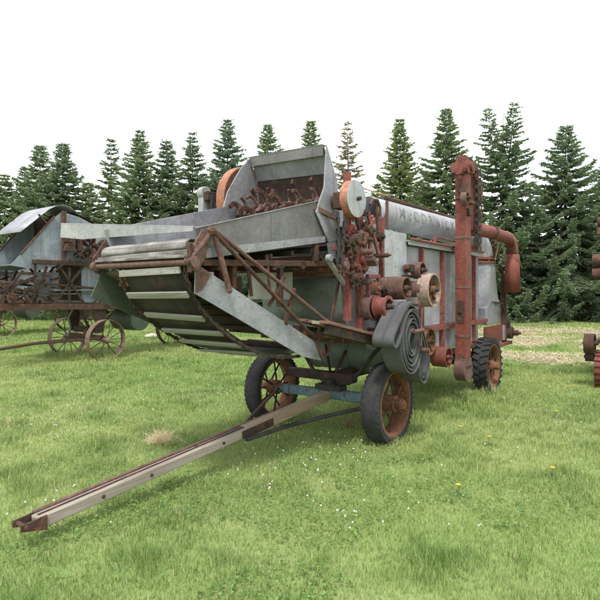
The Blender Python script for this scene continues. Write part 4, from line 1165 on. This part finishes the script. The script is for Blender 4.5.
def card_field(name, x, y, z, size, cols, tilt, label, cat, mat, nside=4, asp=1.0):
    """small leaflets lying at random tilts"""
    n = len(x)
    th = RS.rand(n) * 2 * np.pi; ti = tilt * (RS.rand(n) - .5) * 2; ph = RS.rand(n) * 2 * np.pi
    nrm = np.stack([np.sin(ti) * np.cos(ph), np.sin(ti) * np.sin(ph), np.cos(ti)], 1)
    e1 = np.stack([np.cos(th), np.sin(th), np.zeros(n)], 1)
    e1 -= nrm * (e1 * nrm).sum(1)[:, None]; e1 /= np.linalg.norm(e1, axis=1)[:, None]
    e2 = np.cross(nrm, e1)
    P = np.stack([x, y, z], 1)
    pts = []
    for k in range(nside):
        a_ = 2 * np.pi * k / nside
        pts.append(P + (e1 * np.cos(a_) + e2 * np.sin(a_) * asp) * size[:, None])
    V = np.stack(pts, 1)
    loops = np.arange(n * nside); starts = np.arange(n) * nside
    tint = np.repeat(cols[:, None], nside, 1)
    o = np_mesh(name, V.reshape(-1, 3), loops, starts, tint.reshape(-1, 3), mat)
    return tag(o, label, cat, None, 'stuff')

grass_field()
# clover leaves in patches
n = 60000
d = (1.9 ** .6 + (12 ** .6 - 1.9 ** .6) * RS.rand(n)) ** (1 / .6)
x = (RS.rand(n) * 2 - 1) * (.62 * d + .6); y = d
k = vnoise(x, y, 1.1, 21) * .6 + vnoise(x, y, 3.3, 22) * .4 + .10 * (np.abs(x / d + .05) < .25)
s_ = k > .60
x, y, d = x[s_], y[s_], d[s_]
cl = np.array([.17, .285, .08]) * (.7 + .7 * RS.rand(len(x)))[:, None]
card_field('clover_leaves', x, y, .02 + .05 * RS.rand(len(x)), .008 * (.7 + .7 * RS.rand(len(x))) * (1 + .04 * d), cl, .6, 'patches of low dark green clover leaves among the grass', 'clover', GRASS, 6, .85)
# cut hay stems
n = 26000
hx, hy = [], []
x = RS.uniform(3.4, 13.5, n); y = RS.uniform(9.5, 23, n)
s_ = hay_amount(x, y) > RS.rand(n) * .9 + .1
x, y = x[s_], y[s_]; n = len(x)
th = RS.rand(n) * 2 * np.pi; L = .05 + .10 * RS.rand(n); w = .007 + .0012 * y * .6
z = .03 + .05 * RS.rand(n)
f = np.stack([np.cos(th), np.sin(th), (RS.rand(n) - .5) * .5], 1) * L[:, None]
s = np.stack([-np.sin(th), np.cos(th), np.zeros(n)], 1) * w[:, None] * .5
P = np.stack([x, y, z], 1)
V = np.stack([P - f - s, P - f + s, P + f + s, P + f - s], 1)
c = np.array([.64, .56, .40]) * (.6 + .6 * RS.rand(n))[:, None]
o = np_mesh('cut_hay', V.reshape(-1, 3), np.arange(4 * n), np.arange(n) * 4, np.repeat(c[:, None], 4, 1).reshape(-1, 3), attr_mat('dry_hay', .2, .8, .1))
tag(o, 'loose tan cut hay strewn over the lawn at the right', 'hay', None, 'stuff')

# white clover heads
def heads(name, pts, r, mat, label, cat):
    mb = MB()
    for (x_, y_, z_, rad) in pts:
        mb.lathe([(-rad * .8, .0006), (-rad * .5, rad * .85), (rad * .15, rad), (rad * .7, rad * .6), (rad * .9, .0006)], (x_, y_, z_), UP, 6)
    return tag(mb.build(name, mat, None), label, cat, None, 'stuff')
rg_ = random.Random(4)
pts = []
xs = RS.uniform(-1, 1, 9000); ds = (2.2 ** 1.0 + (13 - 2.2) * RS.rand(9000))
xx = xs * (.6 * ds); nz = vnoise(xx, ds, .9, 31) * .6 + vnoise(xx, ds, 2.6, 32) * .4
dens = np.where(xx / ds < .12, 1.0, .25)
sel = (nz > .57) & (RS.rand(9000) < .20 * dens)
for a_, b_ in zip(xx[sel], ds[sel]):
    pts.append((a_, b_, .055 + rg_.random() * .03, rg_.uniform(.0045, .0085)))
def flat_mat(name, col, rough=.8):
    m, nt, p, out = new_mat(name)
    f = noise(nt, coords(nt), 120, 4, .6)
    nt.links.new(mix(nt, f, tuple(q * .75 for q in col), tuple(min(q * 1.15, 1) for q in col)), p.inputs['Base Color'])
    p.inputs['Roughness'].default_value = rough
    return m
M['clover_white'] = flat_mat('clover_white', (.66, .66, .58))
M['dandelion'] = flat_mat('dandelion_yellow', (.75, .55, .03))
M['stem'] = flat_mat('weed_stem', (.10, .16, .05))
M['dry_stem'] = flat_mat('dry_weed_stem', (.26, .17, .09))
M['straw'] = flat_mat('straw', (.78, .66, .44))
heads('clover_flowers', pts, .01, 'clover_white', 'scattered small white clover flowers in the lawn', 'clover')

# dandelions, one thing each
def dandelion(x_, y_, label, rad=.016):
    D = empty('dandelion', (x_, y_, 0), rg_.random() * 6, label, 'dandelion', 'dandelions in the lawn')
    h = .085
    p = MB(); p.tube([(0, 0, 0), (.004, .002, h * .5), (0, 0, h)], .0025, 6); p.build('stem', 'stem', D)
    p = MB(); p.lathe([(-.006, .0008), (-.004, rad * .6), (.004, rad), (.008, rad * .8), (.012, .0008)], (0, 0, h), UP, 14)
    for k_ in range(16):
        a_ = 2 * math.pi * k_ / 16
        p.beam((math.cos(a_) * rad * .4, math.sin(a_) * rad * .4, h + .009), (math.cos(a_) * rad * 1.2, math.sin(a_) * rad * 1.2, h + .006), .004, .002)
    p.build('flower_head', 'dandelion', D)
    p = MB()
    for k_ in range(6):
        a_ = k_ * 1.05
        p.plate([(0, 0, .004), (math.cos(a_ - .2) * .05, math.sin(a_ - .2) * .05, .02), (math.cos(a_) * .10, math.sin(a_) * .10, .012), (math.cos(a_ + .2) * .05, math.sin(a_ + .2) * .05, .02)], (0, 0, .0015))
    p.build('leaf', 'stem', D)
for q in ((1.78, 5.78, 'dandelion blooming nearest to the right of the front rubber wheel'), (2.86, 7.3, 'dandelion beside white clover, below the rear wheel and to its right'), (1.95, 5.37, 'dandelion blooming just below the white clover cluster at right'),
          (4.34, 8.24, 'dandelion just left of the small wheel of the machine at the right edge'), (3.2, 6.5, 'dandelion in the bare grass at mid right, the second highest of those at right'), (2.15, 4.43, 'dandelion lowest at right near the front of the lawn'), (1.23, 4.04, 'dandelion nearest the camera, at the bottom edge right of centre')):
    dandelion(*q)

def tuft(name, x_, y_, label, cat, mat, n, L, spread, rise, rad):
    D = empty(name, (x_, y_, 0), 0, label, cat)
    p = MB(); r3 = random.Random(n)
    for i in range(n):
        a_ = r3.random() * 6.283; l_ = L * r3.uniform(.4, 1.0); e = r3.uniform(*rise)
        b0 = Vector((r3.gauss(0, spread), r3.gauss(0, spread * .7), r3.uniform(0, .03)))
        dv = Vector((math.cos(a_) * math.cos(e), math.sin(a_) * math.cos(e), math.sin(e)))
        p.tube([b0, b0 + dv * l_ * .5 + Vector((0, 0, .02 * l_)), b0 + dv * l_ + Vector((0, 0, -.25 * l_ * math.cos(e)))], [rad, rad * .8, rad * .3], 4, False)
    p.build('stalks', mat, D)
    return D
tuft('straw_tuft', -1.45, 5.42, 'loose tuft of pale dry straw lying on the grass left of the drawbar', 'straw', 'straw', 420, .20, .045, (-.05, 1.1), .0022)
dw = tuft('dead_weed', .55, 6.0, 'dead brown weed standing in the grass under the front axle', 'weed', 'dry_stem', 26, .34, .03, (.7, 1.5), .003)
# pale stone far left
p = MB()
r3 = random.Random(8)
st = empty('fieldstone', (-4.93, 17.2, 0), .5, 'pale yellowish stone lying in the grass beneath the feeder, far behind', 'stone')
bm = bmesh.new(); bmesh.ops.create_icosphere(bm, subdivisions=3, radius=.15)
for v in bm.verts:
    v.co = Vector((v.co.x * 1.5, v.co.y, v.co.z * .7)) * (1 + .10 * math.sin(v.co.x * 17 + v.co.y * 11) + .06 * math.cos(v.co.z * 23))
    v.co.z += .07
me = bpy.data.meshes.new('rock'); bm.to_mesh(me); bm.free(); me.materials.append(M['stone'])
me.polygons.foreach_set('use_smooth', [True] * len(me.polygons))
o = bpy.data.objects.new('rock', me); COL.objects.link(o); o.parent = st

# ================================================================== TREES
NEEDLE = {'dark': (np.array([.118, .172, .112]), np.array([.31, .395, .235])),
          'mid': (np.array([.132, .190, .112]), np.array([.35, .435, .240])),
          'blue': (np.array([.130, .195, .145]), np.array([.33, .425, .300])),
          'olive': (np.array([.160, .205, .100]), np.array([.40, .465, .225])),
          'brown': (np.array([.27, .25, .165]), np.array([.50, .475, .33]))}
LEAF = attr_mat('spruce_needles', .35, .6, .25)
M['bark'] = weathered('spruce_bark', (.075, .055, .04), (.13, .10, .075), rust=(.05, .035, .025), amount=.4, rough=.95, bscale=20, bstr=.8, streak=.3)

def spruce(x, y, H, Rb, kind, label, seed, dens=1.0, sparse=0.0, twin=False, low=.02):
    rs = np.random.RandomState(seed)
    TR = empty('spruce_tree', (x, y, 0), rs.rand() * 6.28, label, 'spruce tree', 'spruce trees along the edge of the lawn')
    mb = MB()
    lean = (rs.rand(2) - .5) * .25
    nseg = 9
    mb.tube([(lean[0] * (i / nseg) ** 2, lean[1] * (i / nseg) ** 2, H * .985 * i / nseg) for i in range(nseg + 1)], [max(.13 * H / 10 * (1 - i / nseg) ** .9, .008) for i in range(nseg + 1)], 9)
    segA, segB, segW, segC, segT = [], [], [], [], []
    z = low * H + .15
    k = 0
    stems = [(0, 0, H)]
    if twin: stems = [(-.42, 0, H), (.50, .2, H * .985)]
    zs = []
    while z < H - .12:
        zs.append(z); z += (.26 + .20 * rs.rand()) * (.50 + .65 * (1 - z / H)) * (1 + sparse * .7)
    for z0 in zs:
        t = z0 / H
        prof = (1 - t) ** .90 * (.74 + .26 * min(t / .16, 1.0)) * (.86 + .28 * rs.rand()) * (1 - .38 * max(0, (t - .68) / .32))
        nb = int(round((5.5 + 5.5 * (1 - t)) * dens * (1 - .35 * sparse)))
        a0 = rs.rand() * 6.28
        for b_ in range(nb):
            z = z0 + (rs.rand() - .5) * .22 * (1 - t)
            az = a0 + b_ * 6.283 / nb + (rs.rand() - .5) * .7
            L = Rb * prof * (.50 + .68 * rs.rand()) + .10
            if rs.rand() < .10: L *= 1.22
            if sparse and rs.rand() < sparse * .35: L *= .55
            ox, oy = 0., 0.
            if twin and t > .55:
                sx_, sy_, _ = stems[b_ % 2]; q = (t - .55) / .45
                ox, oy = sx_ * q * 1.5, sy_ * q; L *= .78
            e0 = -.30 + .62 * t ** 2 + (rs.rand() - .5) * .22   # low boughs droop, top ones reach up
            n = 7
            s = np.linspace(0, 1, n)
            ca, sa = math.cos(az), math.sin(az)
            rad = L * s
            zz = z + L * (s * math.tan(e0) * .8 - .22 * np.sin(s * 3.1) * (1 - t) + .24 * s ** 2.6 * (1.0 - .8 * t))
            bx = lean[0] * t * t + ox; by = lean[1] * t * t + oy
            P = np.stack([bx + ca * rad, by + sa * rad, zz], 1)
            if L > .45:
                mb.tube([tuple(P[i]) for i in (0, 2, 4, 6)], [.016 * L * .7 + .006, .012 * L * .7 + .004, .007, .003], 5, False)
            # side twigs
            nt_ = max(5, int(L / .036 * (1 - .30 * sparse)))
            tt = .10 + .90 * (np.arange(nt_) + rs.rand(nt_) * .8) / nt_
            tt = np.clip(tt, .05, 1)
            idx = tt * (n - 1); i0 = np.minimum(idx.astype(int), n - 2); fr = (idx - i0)[:, None]
            Q = P[i0] * (1 - fr) + P[i0 + 1] * fr
            side = np.where(np.arange(nt_) % 2 == 0, 1.0, -1.0)
            tl = (.09 + .38 * L * .5 * (1 - tt) ** .7 * np.minimum(tt * 4, 1) + .06 * rs.rand(nt_)) * (.75 + .5 * rs.rand(nt_))
            ang = az + side * (.95 - .45 * tt + (rs.rand(nt_) - .5) * .5)
            dz_ = -.18 - .30 * rs.rand(nt_) + .35 * tt
            D = np.stack([np.cos(ang), np.sin(ang), dz_], 1); D /= np.linalg.norm(D, axis=1)[:, None]
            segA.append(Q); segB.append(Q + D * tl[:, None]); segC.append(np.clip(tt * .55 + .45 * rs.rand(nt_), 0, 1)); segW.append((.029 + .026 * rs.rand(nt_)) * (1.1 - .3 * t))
            # leader along the bough
            segA.append(P[2:-1]); segB.append(P[3:]); segC.append(np.array([.2, .4, .7, 1.0])[:len(P) - 3]); segW.append(np.full(len(P) - 3, .04))
            # little hanging sprays
            m2 = int(nt_ * 1.4)
            if m2:
                pick = rs.randint(0, nt_, m2); f2 = rs.rand(m2)[:, None] * .8 + .2
                q2 = Q[pick] + D[pick] * tl[pick][:, None] * f2
                d2 = np.stack([np.cos(ang[pick] + rs.randn(m2) * .7), np.sin(ang[pick] + rs.randn(m2) * .7), -.4 + .9 * rs.rand(m2)], 1)
                d2 /= np.linalg.norm(d2, axis=1)[:, None]
                segA.append(q2); segB.append(q2 + d2 * (.09 + .10 * rs.rand(m2))[:, None]); segC.append(np.clip(.4 + .6 * rs.rand(m2), 0, 1)); segW.append((.028 + .024 * rs.rand(m2)) * (1.1 - .3 * t))
    # leaders at the top
    for sx_, sy_, hh in stems:
        tx, ty = (sx_ * 1.5, sy_) if twin else (lean[0], lean[1])
        A = np.array([[tx, ty, hh - .5], [tx, ty, hh - .25]]); Bq = np.array([[tx, ty, hh - .2], [tx, ty, hh + .42]])
        segA.append(A); segB.append(Bq); segC.append(np.array([.6, .9])); segW.append(np.array([.05, .03]))
        if twin:
            mb.tube([(tx * .1, ty * .1, H * .55), (tx, ty, hh - .2)], [.05, .012], 6)
    A = np.concatenate(segA); Bq = np.concatenate(segB); W = np.concatenate(segW); Cc = np.concatenate(segC)
    n = len(A)
    d = Bq - A; d /= np.maximum(np.linalg.norm(d, axis=1), 1e-5)[:, None]
    h1 = np.cross(d, np.array([0, 0, 1.0])); h1 /= np.maximum(np.linalg.norm(h1, axis=1), 1e-5)[:, None]
    h2 = np.cross(h1, d)
    roll = rs.rand(n) * 1.2 - .6
    Vs = []
    for extra in (0.0, 1.57):
        c_, s2 = np.cos(roll + extra)[:, None], np.sin(roll + extra)[:, None]
        e = (h1 * c_ + h2 * s2) * W[:, None]
        mid = A * .45 + Bq * .55
        Vs.append(np.stack([A, mid - e, Bq, mid + e], 1))
    V = np.concatenate(Vs)
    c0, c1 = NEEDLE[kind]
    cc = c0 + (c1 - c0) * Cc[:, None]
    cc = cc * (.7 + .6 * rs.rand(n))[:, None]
    dead = rs.rand(n) < (.02 + .25 * sparse); cc[dead] = np.array([.14, .10, .06])
    cc = np.concatenate([cc, cc])
    tint = np.repeat(cc[:, None], 4, 1)
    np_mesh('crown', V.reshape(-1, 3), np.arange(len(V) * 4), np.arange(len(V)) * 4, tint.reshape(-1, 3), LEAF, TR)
    mb.build('trunk', 'bark', TR)
    return TR

def tree_px(px, top, d, halfw, kind, label, seed, **kw):
    """halfw is the crown's half width in metres"""
    x = (px - 300) / 520 * d
    H = 1.6 + (290 - top) / 520 * d
    return spruce(x, d, H, halfw, kind, label, seed, **kw)

TREES = [
    (4, 172, 31, 1.9, 'mid', 'small spruce at the left edge above the cut-off machine', {}),
    (24, 166, 33, 1.7, 'dark', 'short dark spruce, second from the left edge', {}),
    (41, 143, 31, 2.0, 'mid', 'spruce with a yellowish left flank, left one of the close pair above the curved hood', {}),
    (61, 141, 30, 2.3, 'dark', 'dark spruce, right one of the close pair above the curved hood', {}),
    (90, 180, 32, 2.1, 'olive', 'low bushy spruce between the dark pair and the thin-topped tree', {}),
    (112, 137, 31, 1.8, 'mid', 'thin-topped spruce with see-through upper boughs, left of the tall one', {'sparse': .55}),
    (138, 130, 30, 2.2, 'mid', 'tall spruce above the feeder mouth sheet, right of the thin-topped one', {}),
    (166, 138, 31, 2.0, 'dark', 'spruce with a narrow tip above the pale feeder side', {}),
    (193, 132, 30, 2.0, 'dark', 'spruce with spaced tiers just left of the grey belt guard', {'sparse': .15}),
    (227, 119, 30, 2.1, 'blue', 'full bluish spruce rising behind the orange band wheel', {}),
    (267, 121, 31, 1.9, 'mid', 'spruce tip showing above the left half of the feeder hood', {}),
    (310, 119, 31, 1.9, 'mid', 'spruce tip showing above the right half of the feeder hood', {}),
    (349, 122, 31, 1.7, 'brown', 'thin brownish half-dead spruce right of the hood', {'sparse': .75}),
    (400, 118, 30, 2.1, 'olive', 'yellow green spruce standing over the stacker tube lettering', {}),
    (378, 182, 34, 1.7, 'olive', 'low spruce tip between the half-dead tree and the yellow green one', {}),
    (446, 105, 29, 2.3, 'mid', 'tall spruce just left of the red grain elevator', {}),
    (503, 106, 28, 2.5, 'dark', 'twin-topped dark spruce just right of the red grain elevator', {'twin': True}),
    (565, 124, 28, 2.5, 'dark', 'tall spruce with a thin leader at right, standing free of the others', {}),
    (604, 164, 29, 2.2, 'dark', 'spruce at the right edge behind the rust red machine', {}),
    (535, 205, 32, 2.4, 'dark', 'low spruce filling the gap behind the grain down spout', {}),
    (425, 178, 33, 2.0, 'mid', 'shorter spruce between the yellow green tree and the grain elevator', {}),
    (585, 200, 33, 2.3, 'blue', 'low bluish spruce showing between the two right-hand trees', {}),
    (210, 180, 33, 2.0, 'mid', 'short spruce behind the grey belt guard', {}),
    (-28, 140, 31, 2.2, 'dark', 'spruce standing beyond the left edge of the view', {}),
]
for i, (px, top, d, hw, kind, label, kw) in enumerate(TREES):
    tree_px(px, top, d, hw * (1.74 + .35 * ((i * 7) % 5) / 4), kind, label, 100 + i, **kw)

# unmown grass along the foot of the trees
n = 42000
x = RS.uniform(-21, 22, n); y = 26.6 + 3.0 * RS.rand(n) ** .8
h = (.18 + .42 * vnoise(x, y, .7, 41)) * (.5 + .8 * RS.rand(n)); w = .022 * (.7 + .6 * RS.rand(n))
th = RS.rand(n) * 6.28; ln = h * .35 * RS.rand(n)
V = np.stack([np.stack([x - w / 2, y, 0 * x], 1), np.stack([x + w / 2, y, 0 * x], 1), np.stack([x + np.cos(th) * ln, y + np.sin(th) * ln, h], 1)], 1)
kk = (RS.rand(n) < .08 + .5 * (vnoise(x, y, .35, 43) > .55) * (x > 4))[:, None]
c = np.where(kk, np.array([.33, .29, .14]), np.array([.085, .145, .035])) * (.7 + .6 * RS.rand(n))[:, None]
o = np_mesh('tall_grass', V.reshape(-1, 3), np.arange(3 * n), np.arange(n) * 3, np.repeat(c[:, None], 3, 1).reshape(-1, 3), GRASS)
tag(o, 'unmown grass with tan seed heads along the foot of the spruces', 'grass', None, 'stuff')

# ================================================================== SKY, SUN, CAMERA
w = bpy.data.worlds.new('World'); SC.world = w; w.use_nodes = True
nt = w.node_tree; nt.nodes.clear()
out = nn(nt, 'ShaderNodeOutputWorld'); bg = nn(nt, 'ShaderNodeBackground'); nt.links.new(bg.outputs[0], out.inputs[0])
EL, RO = 60, 190      # sun elevation, compass direction (from +Y clockwise)
sky = nn(nt, 'ShaderNodeTexSky', sky_type='NISHITA'); sky.sun_disc = False
sky.sun_elevation = R(EL); sky.sun_rotation = R(RO)
tc = nn(nt, 'ShaderNodeTexCoord')
mp = nn(nt, 'ShaderNodeMapping'); mp.inputs['Scale'].default_value = (1, 1, 2.2); nt.links.new(tc.outputs['Generated'], mp.inputs[0])
f = noise(nt, mp.outputs[0], 2.6, 9, .6, .3)
cover = ramp(nt, f, [(.33, .50), (.54, 1.0)])
f2 = noise(nt, mp.outputs[0], 5, 8, .6)
cloud = mix(nt, f2, (9.6, 9.8, 10.1), (11.6, 11.6, 11.6))
c = mix(nt, cover, sky.outputs[0], cloud)
nt.links.new(c, bg.inputs[0]); bg.inputs[1].default_value = .062
sl = bpy.data.lights.new('sun', 'SUN'); sl.energy = 1.5; sl.angle = R(10); sl.color = (1, .965, .91)
so = bpy.data.objects.new('sun', sl); COL.objects.link(so)
dirv = Vector((math.sin(R(RO)) * math.cos(R(EL)), math.cos(R(RO)) * math.cos(R(EL)), math.sin(R(EL))))
so.rotation_euler = dirv.to_track_quat('Z', 'Y').to_euler(); so.location = (0, 0, 30)

cam = bpy.data.cameras.new('camera'); cam.sensor_width = 36; cam.lens = 520 / 600 * 36; cam.shift_y = -10 / 600; cam.clip_end = 2000; cam.clip_start = .05
co = bpy.data.objects.new('camera', cam); COL.objects.link(co); co.location = (0, 0, 1.6); co.rotation_euler = (R(90), 0, 0)
SC.camera = co
SC.render.engine = 'CYCLES'
vs = SC.view_settings
vs.view_transform = 'Standard'; vs.look = 'None'; vs.gamma = 1; vs.use_curve_mapping = False; vs.exposure = 1.27
